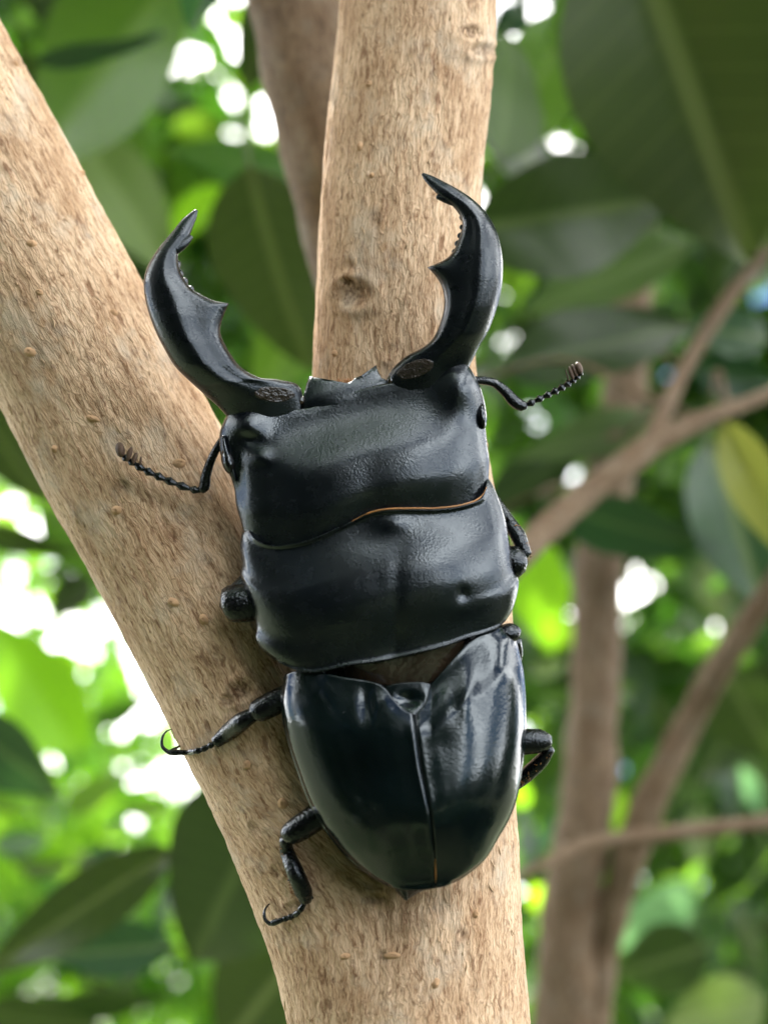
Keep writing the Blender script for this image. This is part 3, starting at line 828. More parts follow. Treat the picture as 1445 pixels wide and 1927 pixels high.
v_, f_ = tube([(x, y, h) for (x, y), h in zip(fr, hs)], [.6] * 6 + [1.8] * 36 + [1.2] * 4, 8)
add('hair_fringe', Wa(v_), f_, M_HAIR, pron)

# wing cases
suture = [(779, 1347), (782, 1372), (787, 1410), (793, 1450), (804, 1503), (812, 1549), (818, 1607), (820, 1669)]
def h_ely(sgn):
    def fn(u, v, x, y):
        t = u if sgn < 0 else 1 - u           # 0 at the outer edge, 1 at the suture
        h = 74 + 106 * (1 - (1 - t) ** 2.6) ** .55 * (1 - 0.62 * smoothstep(.45, 1.0, v) ** 1.6 - .16 * smoothstep(.75, 1, v)) * (0.72 + 0.28 * smoothstep(-15, 105, y - np.interp(x, [530, 650, 720, 812, 833, 880, 949, 990], [1268, 1276, 1287, 1287, 1268, 1222, 1184, 1192])))
        h += 2.5 * np.exp(-((1 - t) / .06) ** 2) * smoothstep(0.02, .1, v) - 5 * np.exp(-((1 - t) / .016) ** 2)   # raised seam with a fine groove
        if sgn < 0:
            h += 4 * ga2(x, y, 720, 1320, 22, 30) - 5 * ga2(x, y, 690, 1330, 14, 40) + 3 * ga2(x, y, 600, 1300, 40, 30)
        else:
            h += 2 * ga2(x, y, 832, 1320, 22, 34, .3) - 1.5 * ga2(x, y, 856, 1330, 16, 44) + 1.5 * ga2(x, y, 880, 1310, 18, 44, .1) + 4 * ga2(x, y, 940, 1250, 26, 36) - 1.2 * ga2(x, y, 905, 1290, 16, 40)
            h -= 1.5 * ga2(x, y, 830, 1400, 28, 34)
        return h
    return fn
sk = ((2.5, -2), (2.5, -6), (-4, -12), (-22, -26))
plate('elytron',
    [(536, 1272), (560, 1264), (590, 1264), (646, 1276), (700, 1285), (722, 1295), (738, 1315), (757, 1335), (779, 1347)],
    [(729, 1665), (745, 1670), (762, 1673), (796, 1673), (820, 1669)],
    [(536, 1274), (530, 1316), (534, 1358), (546, 1407), (563, 1457), (582, 1507), (605, 1549), (638, 1594), (667, 1623), (700, 1649), (729, 1665)],
    suture, h_ely(-1), M_GLOSS, BEETLE, 72, 100, sk)
plate('elytron',
    [(779, 1347), (796, 1333), (806, 1312), (812, 1290), (832, 1266), (858, 1236), (884, 1210), (916, 1192), (949, 1180)],
    [(820, 1669), (836, 1666), (854, 1659)],
    suture,
    [(949, 1180), (967, 1200), (977, 1235), (985, 1275), (988, 1337), (986, 1399), (980, 1449), (972, 1495), (958, 1536), (937, 1574), (912, 1615), (879, 1644), (854, 1659)],
    h_ely(1), M_GLOSS, BEETLE, 72, 100, sk)
v_, f_ = tube([(804, 1500, 158), (812, 1549, 148), (818, 1607, 131), (820, 1662, 96)], [0.8, 1.8, 2.0, 1.2], 6, res=24)
add('seam_edge', Wa(v_), f_, M_HAIR, BEETLE)
plate('scutellum', [(724, 1292), (750, 1286), (790, 1284), (810, 1288)], [(774, 1342), (778, 1345), (781, 1345), (784, 1342)],
      [(724, 1292), (735, 1313), (752, 1331), (774, 1342)], [(810, 1288), (806, 1310), (797, 1329), (784, 1342)],
      lambda u, v, x, y: 70 + 106 * (0.72 + 0.28 * smoothstep(-15, 105, y - 1287)) - 10 * ga2(x, y, 768, 1318, 22, 14) + 3 * prof(u, 2.2), M_GLOSS, BEETLE, 24, 24, ((0, -6), (-3, -20)))
v_, f_ = tube([(758, 1668, 70), (761, 1682, 66), (766, 1695, 62)], [12, 7, 1.5], 10, res=8); add('tail_tip', Wa(v_), f_, M_LEG, BEETLE)

# antennae
def antenna(scape, rs_, beads, br, club, cdir):
    v_, f_ = tube(scape, rs_, 12, res=28)
    a = add('antenna', Wa(v_), f_, M_LEG, BEETLE)
    for p, q, r in zip(beads[:-1], beads[1:], br):
        p, q = np.array(p, float), np.array(q, float)
        m_ = p + (q - p) * .62
        v_, f_ = tube([p, p + (q - p) * .3, m_, q], [r * .5, r * .8, r * 1.15, r * .55], 10, res=9)
        add('antenna_segment', Wa(v_), f_, M_LEG, a)
    for (x, y, h), ln, r, ang in club:
        d = np.array([math.cos(ang), math.sin(ang), 0.15])
        c = np.array([x, y, h]) + d * ln * .5
        v_, f_ = ellipsoid(c, (ln * .62, r, r * 1.3), ang, 10, 14)
        add('club_plate', Wa(v_), f_, M_CLUB, a)
hs_ = 60
antenna([(428, 815, 78), (412, 838, 70), (398, 865, 60), (388, 895, 48), (385, 915, 42), (378, 923, 40)], [7, 7.5, 8, 9.5, 11, 8], 
        [(378, 924, 40), (358, 920, 38), (333, 911, 36), (311, 902, 36), (291, 893, 38), (272, 884, 40), (256, 874, 42), (243, 866, 44), (232, 858, 45), (224, 850, 46)],
        [7, 7.5, 7.5, 7.5, 7.5, 7.5, 7, 7, 6.5], [((264, 878, 44), 18, 2.5, -1.45), ((250, 872, 45), 20, 5.0, -1.2), ((240, 866, 46), 24, 5.5, -1.25), ((229, 858, 47), 24, 9, -1.75)], 1)
antenna([(886, 716, 80), (908, 716, 78), (930, 721, 74), (950, 736, 70), (966, 754, 68), (980, 763, 66), (990, 762, 66)], [8, 8, 8, 10, 11.5, 11, 7],
        [(990, 762, 66), (1006, 755, 67), (1022, 747, 68), (1037, 740, 69), (1050, 733, 70), (1062, 726, 71), (1073, 719, 72), (1082, 713, 73), (1089, 706, 74), (1094, 700, 74)],
        [6.5, 6.5, 6.5, 7, 7, 7, 6.5, 6, 6], [((1070, 718, 74), 22, 1.6, -1.85), ((1078, 713, 75), 22, 4.6, -1.9), ((1085, 708, 75), 22, 4.6, -1.95), ((1092, 702, 76), 20, 7, -1.9)], -1)

# legs
def leg(femur, fr_, tibia=None, tr_=None, tarsus=None, claws=None, spines=None, hairs=None):
    v_, f_ = tube(femur, fr_, 20, res=18); lg = add('leg', Wa(v_), f_, M_LEG, BEETLE)
    if tibia:
        parts = [tube(tibia, tr_, 16, res=22)]
        for a, b in spines or []: parts.append(tube([a, b], [4.5, 1], 8))
        v_, f_ = join(parts); add('tibia', Wa(v_), f_, M_LEG, lg)
    if tarsus:
        parts = []
        for p, q in zip(tarsus[:-1], tarsus[1:]):
            p, q = np.array(p, float), np.array(q, float)
            parts.append(tube([p, p + (q - p) * .75, q], [4.2, 6.6, 4.0], 10, res=7))
        v_, f_ = join(parts); add('tarsus', Wa(v_), f_, M_LEG, lg)
    for c in claws or []:
        n_ = len(c); v_, f_ = tube(c, np.linspace(4.2, .8, n_), 8, res=18); add('claw', Wa(v_), f_, M_LEG, lg)
    if hairs:
        hp = []
        for i in range(hairs[2]):
            t = random.random(); a, b = np.array(hairs[0], float), np.array(hairs[1], float)
            p = a + (b - a) * t + np.random.normal(0, 1.5, 3)
            dr = np.array(hairs[3]) + np.random.normal(0, .35, 3)
            hp.append(tube([p, p + dr * hairs[4] * random.uniform(.5, 1.1)], [.9, .3], 4))
        v_, f_ = join(hp); ho = add('leg_hair', Wa(v_), f_, M_HAIR, lg); ho['kind'] = 'stuff'
np.random.seed(5); random.seed(5)
# front legs, mostly under the pronotum
leg([(560, 1118, 50), (500, 1128, 56), (460, 1134, 60), (436, 1136, 60), (426, 1138, 58)], [38, 38, 37, 36, 31],
    [(437, 1120, 66), (462, 1096, 50), (500, 1060, 30), (540, 1020, 12)], [15, 16, 17, 14], spines=[((438, 1106, 66), (418, 1122, 68))])
leg([(900, 1060, 50), (950, 1058, 56), (975, 1058, 58), (985, 1058, 56)], [30, 31, 30, 20],
    [(990, 1046, 52), (975, 1010, 44), (955, 980, 30), (930, 940, 10)], [11, 15, 13, 10], spines=[((955, 978, 44), (955, 972, 50))],
    hairs=[(968, 990, 48), (996, 1046, 56), 60, (.8, -.5, .3), 7])
# middle legs
e1 = surf(400, 1405)[0]; e2 = surf(352, 1415)[0]
leg([(600, 1285, 40), (550, 1306, 42), (510, 1326, 40), (484, 1340, 36), (477, 1345, 33)], [24, 23, 24, 22, 14],
    [(480, 1343, 32), (455, 1358, 22), (430, 1378, e1 + 24), (405, 1398, e1 + 14)], [13, 18, 17, 11],
    [(405, 1398, e1 + 12), (392, 1405, e1 + 9), (380, 1411, e1 + 5), (368, 1414, e1), (356, 1416, e2 + 7), (316, 1416, e2 - 4)],
    [[(318, 1416, e2 - 4), (306, 1405, e2 - 2), (306, 1388, e2 - 6), (314, 1376, e2 - 20), (326, 1372, e2 - 40)],
     [(318, 1416, e2 - 4), (328, 1410, e2 - 10), (338, 1404, e2 - 30), (346, 1397, e2 - 60)]],
    spines=[((412, 1392, e1 + 16), (402, 1388, e1 + 8))], hairs=[(470, 1366, 20), (420, 1396, e1 + 18), 60, (.3, .9, .2), 6])
leg([(900, 1215, 70), (930, 1200, 74), (960, 1192, 74), (972, 1196, 70)], [18, 19, 20, 14],
    [(970, 1205, 60), (972, 1230, 40), (965, 1270, 10)], [11, 12, 10], hairs=[(900, 1185, 72), (960, 1178, 74), 40, (.2, -.9, .2), 5])
# hind legs
e3 = surf(570, 1700)[0]; e4 = surf(545, 1726)[0]
leg([(640, 1510, 30), (600, 1535, 32), (565, 1558, 28), (545, 1571, 22), (538, 1577, 18)], [26, 26, 25, 22, 14],
    [(537, 1578, 15), (541, 1605, -5), (556, 1642, e3 + 40), (572, 1680, e3 + 20), (575, 1698, e3 + 13)], [11, 14, 17, 17, 11],
    [(573, 1700, e3 + 10), (563, 1716, e3 + 6), (553, 1723, e4 + 10), (543, 1727, e4 + 7), (534, 1730, e4 + 2), (508, 1739, e4 - 14)],
    [[(508, 1739, e4 - 14), (499, 1730, e4 - 10), (498, 1715, e4 - 12), (505, 1703, e4 - 24), (517, 1696, e4 - 44)],
     [(510, 1739, e4 - 14), (520, 1730, e4 - 26), (526, 1716, e4 - 50)]],
    spines=[((578, 1685, e3 + 16), (599, 1694, e3 + 4)), ((550, 1650, e3 + 36), (542, 1658, e3 + 40))],
    hairs=[(532, 1590, 6), (552, 1690, e3 + 24), 90, (-.9, .2, .1), 6])
leg([(940, 1398, 40), (985, 1396, 44), (1015, 1395, 44), (1033, 1398, 40)], [25, 25, 23, 15],
    [(1036, 1408, 36), (1018, 1432, 24), (990, 1458, 8), (950, 1490, -20)], [9, 14, 15, 12], 
    hairs=[(1036, 1412, 40), (980, 1470, 12), 110, (-.1, .9, .3), 9])

# ------------------------------------------------------------------ leaves
def leaf_data(name, mat, asp=0.45, fold=0.18, curl=0.12, wave=0.02, seed=0, nl=14, nw=8):
    """unit leaf: base at origin, tip at +X, normal +Z, with its stalk"""
    rnd = random.Random(seed)
    vs, fs, uv = [], [], []
    ph = rnd.uniform(0, 6)
    for i in range(nl + 1):
        t = i / nl
        wd = asp * 0.5 * (math.sin(math.pi * min(1, t) ** 0.82) ** 0.72) * (1 - 0.30 * t ** 3) if 0 < t < 1 else 0.0
        wd = max(wd, 0.004)
        for j in range(nw + 1):
            s_ = 2 * j / nw - 1
            y = wd * s_
            z = fold * abs(y) - curl * t * t + wave * math.sin(9 * t + ph + s_) * abs(s_)
            vs.append((t, y, z)); uv.append((t, 0.5 + y))
    for i in range(nl):
        for j in range(nw):
            a = i * (nw + 1) + j
            fs.append((a, a + nw + 1, a + nw + 2, a + 1))
    # stalk
    k0 = len(vs)
    for i, (x, z, r) in enumerate(((-0.16, -0.03, .012), (-0.06, -0.012, .009), (0.06, -.004, .007))):
        for k in range(6):
            a = 2 * math.pi * k / 6
            vs.append((x, r * math.cos(a), z + r * math.sin(a))); uv.append((0, 0.5))
    for i in range(2):
        for k in range(6):
            k2 = (k + 1) % 6
            fs.append((k0 + i * 6 + k, k0 + i * 6 + k2, k0 + (i + 1) * 6 + k2, k0 + (i + 1) * 6 + k))
    me = bpy.data.meshes.new(name); me.from_pydata(vs, [], fs)
    me.polygons.foreach_set('use_smooth', [True] * len(me.polygons))
    lay = me.uv_layers.new(name='UVMap')
    li = np.empty(len(me.loops), int); me.loops.foreach_get('vertex_index', li)
    lay.data.foreach_set('uv', np.array(uv, np.float32)[li].ravel())
    me.materials.append(mat); me.update()
    return me
LEAFM = {}
for k, m in ML.items():
    LEAFM[k] = [leaf_data('leaf', m, 0.5, f, c, .02, i) for i, (f, c) in enumerate(((.25, .10), (.12, .22), (.38, .05)))]
NLEAF = 0
def leaf(parent, b, t, wd, z, kind='dark', roll=0.0, dz=0.0, var=None):
    """leaf from photo pixel b to t at camera distance z (tip dz further), width in photo pixels"""
    global NLEAF
    NLEAF += 1
    z = z * 1.3
    B, T = Wz(b[0], b[1], z), Wz(t[0], t[1], z + dz)
    x = T - B; L = x.length; x.normalize()
    n = -FW.copy(); n = (n - x * n.dot(x)).normalized(); y = n.cross(x)
    R = Matrix.Rotation(roll, 3, x); y = R @ y; n = R @ n
    wm = wd * S * z / D
    me = LEAFM[kind][(NLEAF if var is None else var) % 3]
    o = bpy.data.objects.new('leaf', me); col.objects.link(o)
    sy = wm / (0.5 * 0.93)
    M = Matrix(((x.x * L, y.x * sy, n.x * L, B.x), (x.y * L, y.y * sy, n.y * L, B.y), (x.z * L, y.z * sy, n.z * L, B.z), (0, 0, 0, 1)))
    o.matrix_world = M
    if parent is not None:
        o.parent = parent; o.matrix_parent_inverse = parent_world(parent).inverted()
        o.matrix_basis = M
    return o

STEMP = []
def stem(name, pts, radii, mat, parent, seg=20, res=80, rough=1.5):
    """woody stem through (px, py, z) points, radius in photo pixels at that distance"""
    P = np.array([Wz(x, y, z) for x, y, z in pts]); R = np.array([r * S * z / D for r, (_, _, z) in zip(radii, pts)])
    Cc = spline(P, res)
    L = np.concatenate([[0], np.cumsum(np.linalg.norm(np.diff(P, axis=0), axis=1))])
    Rr = np.interp(np.linspace(0, L[-1], res), L, R)
    if parent is not None and name != 'leaf_stalk': STEMP.append((parent, Cc))
    v_, f_ = tube(Cc, Rr, seg)
    G_ = []
    for i in range(res):
        for k in range(seg): G_.append((L[-1] * i / res / S / 100, Rr[i] * 6.28 * k / seg / S / 100, 0))
    G_ += [(0, 0, 0), (L[-1] / S / 100, 0, 0)]
    ax_ = np.concatenate([np.repeat(Cc, seg, 0), Cc[:1], Cc[-1:]])
    rr_ = np.concatenate([np.repeat(Rr, seg), Rr[:1], Rr[-1:]])
    dirs = v_ - ax_; dirs /= np.linalg.norm(dirs, axis=1)[:, None] + 1e-9
    nn_ = np.array([noise.noise(tuple(p * 90)) * .10 + noise.noise(tuple(p * 30 + 5)) * .12 for p in v_])
    v_ = v_ + dirs * (nn_ * rr_ * rough)[:, None]
    o = add(name, v_, f_, mat, parent)
    at_ = o.data.attributes.new('grain', 'FLOAT_VECTOR', 'POINT'); at_.data.foreach_set('vector', np.array(G_, np.float32).ravel())
    return o

def crown(name, centers, n, size, mat, parent, seed, up=0.3, kind=None, gaps=()):
    """foliage through the volume of a set of ellipsoids [(centre, radii, share)]"""
    rg = np.random.default_rng(seed)
    sh = np.array([c[2] for c in centers], float); sh /= sh.sum()
    which = rg.choice(len(centers), n, p=sh)
    cs = np.array([list(c[0]) for c in centers])[which]; rs_ = np.array([c[1] for c in centers])[which]
    d = rg.normal(size=(n, 3)); d /= np.linalg.norm(d, axis=1)[:, None]
    q = rg.random(n) ** 0.45
    # clumps: pull the leaves towards twig centres
    P = cs + d * q[:, None] * rs_
    nc = max(4, n // 14)
    hub = P[rg.integers(0, n, nc)]
    pick = rg.integers(0, nc, n)
    P = np.where(rg.random((n, 1)) < .75, hub[pick] + rg.normal(size=(n, 3)) * size * 0.75, P)
    keep = np.ones(n, bool)
    for gp, gr in gaps:            # openings in the canopy through which a sunbeam falls
        dd = P - np.array(gp); al = dd @ np.array(SUNV)
        keep &= np.linalg.norm(dd - al[:, None] * np.array(SUNV), axis=1) > gr + size * 1.0
    P = P[keep]; n = len(P)
    X = rg.normal(size=(n, 3)); X[:, 2] -= 0.35; X /= np.linalg.norm(X, axis=1)[:, None]
    Z = rg.normal(size=(n, 3)); Z[:, 2] += up * 3; Z -= X * (Z * X).sum(1)[:, None]; Z /= np.linalg.norm(Z, axis=1)[:, None]
    Y = np.cross(Z, X)
    Ls = size * rg.uniform(.65, 1.25, n)[:, None]; Ws = Ls * rg.uniform(.42, .56, n)[:, None]
    sh_ = [(0, 0, 0), (.3, .46, .05), (.3, -.46, .05), (.3, 0, 0), (.68, .40, .0), (.68, -.40, .0), (.68, 0, -.05), (1, 0, -.12)]
    Vv = np.stack([P + X * Ls * a + Y * Ws * b + Z * Ls * c for a, b, c in sh_], 1).reshape(-1, 3)
    fb = np.array([(0, 3, 1), (0, 2, 3), (1, 3, 6), (1, 6, 4), (3, 2, 5), (3, 5, 6), (4, 6, 7), (6, 5, 7)])
    F = (fb[None] + (np.arange(n) * 8)[:, None, None]).reshape(-1, 3)
    me = bpy.data.meshes.new(name)
    me.vertices.add(len(Vv)); me.vertices.foreach_set('co', Vv.astype(np.float32).ravel())
    me.loops.add(F.size); me.loops.foreach_set('vertex_index', F.astype(np.int32).ravel())
    me.polygons.add(len(F)); me.polygons.foreach_set('loop_start', np.arange(0, F.size, 3, dtype=np.int32))
    me.polygons.foreach_set('loop_total', np.full(len(F), 3, np.int32))
    me.update(calc_edges=True)
    a_ = me.attributes.new('rnd', 'FLOAT', 'POINT'); a_.data.foreach_set('value', np.repeat(rg.random(n), 8).astype(np.float32))
    me.materials.append(mat)
    o = bpy.data.objects.new(name, me); col.objects.link(o)
    if parent is not None: child(o, parent)
    if kind: o['kind'] = kind
    return o

# the tree's own crown overhead, unseen, shaped to shade trunk, beetle and the leaves behind
crown('crown', [(Vector((-0.1, 0.55, 0.95)), (0.9, 0.55, 0.28), 5), (Vector((0.75, 0.75, 1.1)), (0.7, 0.6, 0.3), 4), (Vector((-0.2, 0.25, 0.62)), (0.5, 0.28, 0.2), 2), (Vector((-0.7, -0.55, 1.45)), (1.0, 0.75, 0.3), 4), (Vector((0.3, 1.15, 1.35)), (1.3, 0.5, 0.3), 4)], 12500, 0.085, M_FOL2, TREE, 11, gaps=((W(350, 415, 160), .006), (W(610, 745, 110), .004)))

# ---- stem behind the trunk
BACK = empty('slender_tree', Wz(760, 1400, .33) - Vector((0, 0, 1.2)), 'brownish blurred stem rising directly behind the tan trunk', 'tree')
stem('trunk', [(540, -260, .31), (560, -60, .31), (590, 120, .31), (625, 300, .31), (672, 480, .315), (730, 700, .32), (800, 950, .33), (850, 1250, .34), (860, 1600, .35), (850, 2100, .36)], [92, 92, 95, 92, 88, 88, 90, 90, 95, 100], M_BARK2, BACK)

# ---- leafy shrub on the right: stems, side branch and twigs
SHRUB = empty('leafy_shrub', Wz(1090, 1927, .58) - Vector((0, 0, 1.0)), 'leafy shrub of thin brown stems and broad leaves behind the beetle', 'shrub')
stem('stem', [(1200, 200, .66), (1190, 500, .64), (1175, 720, .62), (1150, 900, .60), (1128, 1080, .59), (1120, 1300, .58), (1095, 1560, .57), (1070, 1750, .57), (1058, 1950, .57), (1050, 2250, .57)], [36, 38, 40, 42, 44, 46, 51, 57, 63, 68], M_BARK2, SHRUB)
stem('branch', [(930, 1090, .40), (985, 1035, .41), (1080, 950, .43), (1160, 885, .44), (1225, 838, .45), (1310, 795, .46), (1400, 760, .47), (1560, 700, .49)], [32, 31, 28, 26, 23, 18, 14, 11], M_BARK2, SHRUB)
stem('twig', [(1222, 835, .45), (1255, 760, .46), (1300, 670, .47), (1370, 560, .48), (1450, 460, .49), (1560, 300, .5)], [17, 15, 14, 14, 14, 12], M_BARK2, SHRUB)
stem('branch', [(1600, 880, .52), (1450, 1110, .54), (1360, 1240, .55), (1290, 1370, .56), (1220, 1510, .56), (1170, 1660, .565), (1130, 1800, .57), (1100, 1960, .57)], [20, 23, 26, 28, 30, 32, 34, 38], M_BARK2, SHRUB)
stem('twig', [(930, 1672, .47), (975, 1650, .47), (1050, 1612, .48), (1120, 1585, .49), (1280, 1565, .5), (1450, 1545, .51), (1650, 1510, .53)], [8, 9, 11, 15, 14, 14, 12], M_BARK2, SHRUB)

# leaves hung where the photograph shows them: base, tip, width, distance, kind, roll, tip depth
for a in (((1175, -170), (1415, 500), 430, .33, 'dark', .15, .02, 2), ((1480, -120), (1450, 470), 300, .36, 'dark', -.3, .0),
          ((1085, -60), (1112, 208), 118, .38, 'mid', .5, .0), ((935, 300), (1000, 15), 165, .36, 'pale', .5, .03), ((1075, 20), (930, 330), 160, .42, 'mid', -.2, .0),
          ((880, 430), (1300, 372), 225, .35, 'dark', .3, .03), ((900, 240), (1080, 330), 150, .40, 'dark', -.4, .02),
          ((1300, 455), (985, 590), 130, .42, 'pale', .4, .0), ((945, 700), (1320, 590), 150, .38, 'dark', -.3, .02),
          ((1445, 640), (1290, 600), 110, .40, 'teal', .5, .0), ((1300, 690), (1460, 720), 90, .45, 'teal', .2, .0),
          ((1375, 405), (1300, 330), 70, .50, 'yellow', .3, .0), ((1420, 330), (1330, 560), 120, .44, 'dark', .5, .0),
          ((1360, 790), (1510, 1080), 100, .36, 'yellow', .3, .0), ((1270, 800), (960, 850), 100, .46, 'pale', .6, .0),
          ((1050, 950), (1340, 1060), 120, .42, 'teal', .5, .0), ((1330, 830), (1440, 1140), 210, .43, 'teal', -.3, .0),
          ((1200, 870), (1130, 960), 90, .5, 'dark', .3, .0), ((930, 960), (1080, 820), 120, .48, 'dark', -.6, .0),
          ((985, 1000), (1040, 1230), 120, .62, 'bright', .2, .0), ((1360, 1260), (1460, 1440), 150, .6, 'dark', .4, .0),
          ((1330, 1780), (1160, 1840), 130, .55, 'dark', .2, .0),
          ((1300, 1660), (1140, 1790), 120, .62, 'sheen', -.4, .0),
          ((1440, 1880), (1250, 1930), 120, .55, 'pale', .4, .0), 
          
          ((1250, 1400), (1180, 1530), 80, .7, 'mid', .3, .0), ((1420, 1300), (1310, 1480), 110, .66, 'dark', .3, .0)):
    leaf(SHRUB, *a[:6], *(a[6:]))
for a in (((350, -60), (30, 320), 300, .42, 'mid', .3, .03), ((60, 112), (312, 92), 48, .36, 'teal', .9, .0), ((415, -110), (355, 58), 105, .27, 'teal', .4, .0),
          ((540, -90), (465, 180), 110, .34, 'dark', -.4, .02), ((560, 350), (325, 245), 115, .40, 'mid', .5, .0), ((470, 310), (560, 720), 235, .36, 'dark', .35, .02, 1),
          ((150, 260), (330, 510), 150, .46, 'pale', -.4, .0), ((120, 30), (240, 300), 190, .5, 'mid', .4, .0), ((420, 350), (300, 480), 70, .55, 'bright', .4, .0),
          ((600, 560), (470, 760), 130, .5, 'mid', .3, .0), ((40, 0), (200, -60), 150, .45, 'dark', .3, .0), ((240, -40), (120, 90), 120, .48, 'mid', .3, .0),
          ((540, 1470), (318, 1850), 300, .34, 'dark', .25, .02, 1), ((330, 1597), (-70, 1850), 120, .36, 'dark', .2, .0),
          ((-90, 1340), (110, 1500), 140, .40, 'teal', .2, .0), ((150, 1420), (-20, 1160), 150, .62, 'bright', .3, .0),
          ((-60, 730), (70, 960), 120, .45, 'dark', .3, .0), ((-60, 980), (150, 1045), 60, .5, 'dark', .5, .0), ((80, 950), (200, 1110), 90, .55, 'mid', .5, .0),
          ((560, 1800), (400, 1990), 220, .42, 'dark', .3, .0), ((330, 1780), (90, 1800), 100, .44, 'teal', .4, .0), ((60, 1880), (330, 1890), 70, .46, 'dark', .5, .0),
          ((-40, 1900), (180, 1960), 100, .44, 'dark', .2, .0), ((480, 1840), (520, 1980), 90, .55, 'bright', .2, .0), ((985, 20), (935, 60), 60, .3, 'teal', .3, .0)):
    leaf(TREE, *a[:6], *(a[6:]))

# smaller leaves deeper in the thicket
rl = random.Random(77)
for par_, (x0, x1, y0, y1), n_, kinds in ((SHRUB, (960, 1460, 1180, 1900), 40, ('dark', 'mid', 'sheen', 'pale', 'teal', 'dark', 'bright')), (SHRUB, (930, 1450, 500, 1150), 16, ('dark', 'teal', 'mid', 'pale')),
                                      (TREE, (-60, 200, 960, 1420), 7, ('bright', 'mid', 'dark')), (TREE, (-40, 340, 1480, 1900), 16, ('dark', 'mid', 'bright', 'teal')), (TREE, (-20, 560, -20, 640), 14, ('dark', 'mid', 'dark', 'bright'))):
    for _ in range(n_):
        x, y = rl.uniform(x0, x1), rl.uniform(y0, y1); a_ = rl.uniform(0, 6.28); ln = rl.uniform(70, 150)
        leaf(par_, (x, y), (x + ln * math.cos(a_), y + ln * math.sin(a_)), ln * rl.uniform(.4, .6), rl.uniform(.62, 1.05), rl.choice(kinds), rl.uniform(-1.1, 1.1), rl.uniform(-.05, .05))

# stalks that tie the shrub's leaves to its stems
for o in [q for q in SHRUB.children if q.name.startswith('leaf')]:
    b_ = np.array(o.matrix_basis @ Vector((-0.15, 0, -.03)))
    pts_ = np.concatenate([c for p_, c in STEMP if p_ is SHRUB]); dd = np.linalg.norm(pts_ - b_, axis=1); k = int(dd.argmin())
    if dd[k] < 0.075:
        m_ = (b_ + pts_[k]) / 2 + np.array([0, 0, .012])
        v_, f_ = tube([b_, m_, pts_[k]], [.0006, .0008, .0012], 6, res=10)
        t_ = add('leaf_stalk', v_, f_, M_BARK2, SHRUB)
        a_ = t_.data.attributes.new('grain', 'FLOAT_VECTOR', 'POINT'); a_.data.foreach_set('vector', (v_ * 140).astype(np.float32).ravel())

# ---- trees further back
def far_tree(label, base, blobs, n, size, mat, seed, group='trees in the blurred background', top=None):
    t = empty('background_tree', base, label, 'tree', group)
    top = np.mean([list(b[0]) for b in blobs], 0) if top is None else np.array(top)
    pts = [np.array(base), np.array(base) * .6 + top * .4 + np.array([.05, 0, 0]), top]
    v_, f_ = tube(pts, [.05, .035, .015], 12, res=20)
    o = add('trunk', v_, f_, M_BARK2, t)
    at_ = o.data.attributes.new('grain', 'FLOAT_VECTOR', 'POINT'); at_.data.foreach_set('vector', (v_ * 40).astype(np.float32).ravel())
    crown('crown', blobs, n, size, mat, t, seed)
def gb(px, py, z):
    p = Wz(px, py, z); p.z = GZ; return p
far_tree('dense dark green tree high beyond the thin brown shrub stems', gb(1700, 1200, 1.9), [(Wz(1250, 560, 1.7), (.45, .5, .5), 3), (Wz(1350, 1400, 1.8), (.4, .5, .5), 3)], 2900, .085, M_FOL2, 3, top=Wz(1640, 700, 1.8))
far_tree('sunlit loose green tree glowing low behind the slanting branch', gb(-260, 1500, 3.2), [(Wz(230, 1720, 3.0), (.75, .6, .36), 3), (Wz(-50, 1600, 3.2), (.4, .5, .3), 1), (Wz(60, 960, 3.1), (.34, .4, .17), .5), (Wz(150, 1330, 3.1), (.24, .4, .22), .35)], 3300, .085, M_FOL, 5, top=Wz(-180, 1550, 3.2))
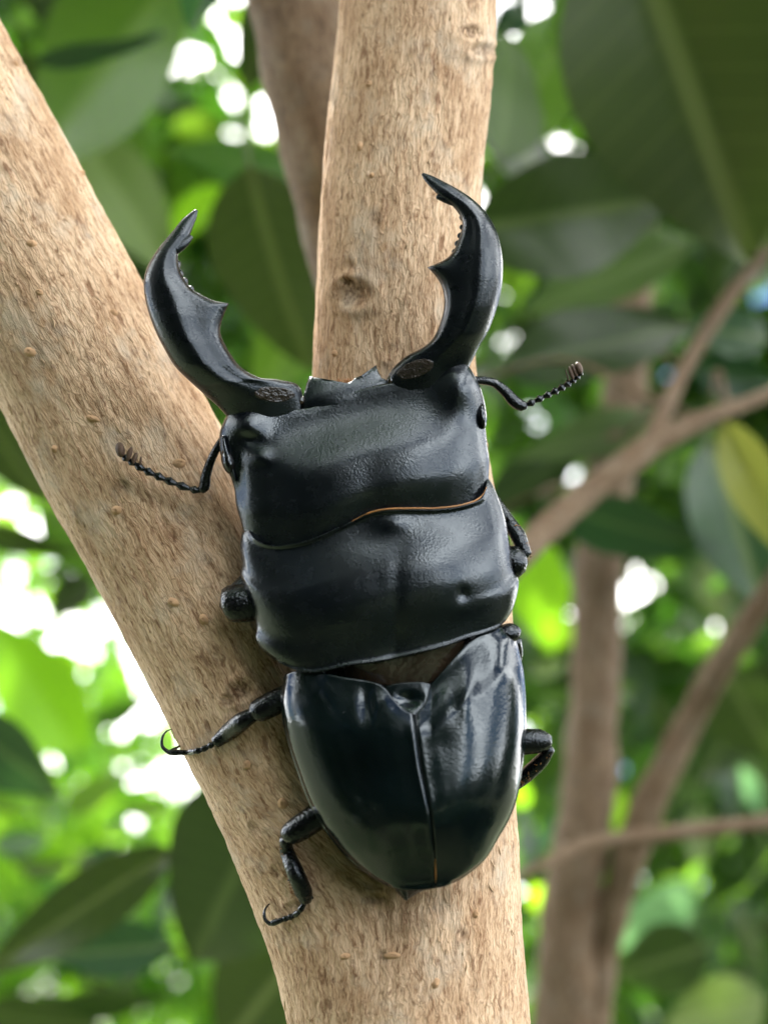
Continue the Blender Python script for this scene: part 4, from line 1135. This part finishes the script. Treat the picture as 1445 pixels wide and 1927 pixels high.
far_tree('dark leafed tree behind the broad leaves beside the slender stem', gb(-330, 300, 2.2), [(Wz(0, 250, 2.2), (.30, .5, .45), 3), (Wz(540, 560, 2.4), (.30, .5, .30), 2), (Wz(330, 440, 2.6), (.16, .3, .22), 1)], 2700, .085, M_FOL2, 7, top=Wz(-200, 200, 2.2))
far_tree('bright green tree low beyond the thin brown shrub stems', gb(1680, 1700, 3.4), [(Wz(1150, 1750, 3.2), (.8, .7, .75), 3)], 2200, .085, M_FOL, 8, top=Wz(1640, 1600, 3.3))

# unseen foliage screens added behind the camera to darken the beetle's reflections
def stemmed(name, label, cat, base, top, r, blobs, n, size, mat, seed, group=None):
    t = empty(name, base, label, cat, group)
    v_, f_ = tube([base, Vector(base).lerp(Vector(top), .5) + Vector((.04, .02, 0)), top], [r, r * .7, r * .3], 10, res=12)
    o = add('trunk', v_, f_, M_BARK2, t)
    at_ = o.data.attributes.new('grain', 'FLOAT_VECTOR', 'POINT'); at_.data.foreach_set('vector', (v_ * 40).astype(np.float32).ravel())
    crown('crown', blobs, n, size, mat, t, seed)
stemmed('screen_hedge', 'tall dark foliage screen added out of view to darken the beetle reflections', 'screen_hedge', (-1.1, -1.6, GZ), (-1.0, -1.4, .2), .04,
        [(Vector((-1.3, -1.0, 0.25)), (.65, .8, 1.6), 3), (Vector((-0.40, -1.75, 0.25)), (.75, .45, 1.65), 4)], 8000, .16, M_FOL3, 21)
stemmed('screen_bush', 'low dark bush added out of view to darken low reflections', 'bush', (1.3, -1.6, GZ), (1.3, -1.6, -1.0), .03,  # added out of view to keep low reflections dark
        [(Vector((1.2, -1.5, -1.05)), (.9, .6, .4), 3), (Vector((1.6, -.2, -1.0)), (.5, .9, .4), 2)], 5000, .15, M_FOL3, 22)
blobs_ = []  # unseen row added behind the camera to block the bright horizon
for az in (-150, -120, 195, 165, 140, 115, 85):
    x, y = 6.5 * math.sin(rad(az)), 6.5 * math.cos(rad(az))
    hgt_ = 1.5 if 100 < az < 160 else 2.6
    blobs_.append((Vector((x, y, GZ + hgt_ * .5)), (1.9, 1.4, hgt_ * .55), 1))
fo = crown('horizon_screen', blobs_, 12000, .32, M_FOL3, None, 31, kind='stuff')
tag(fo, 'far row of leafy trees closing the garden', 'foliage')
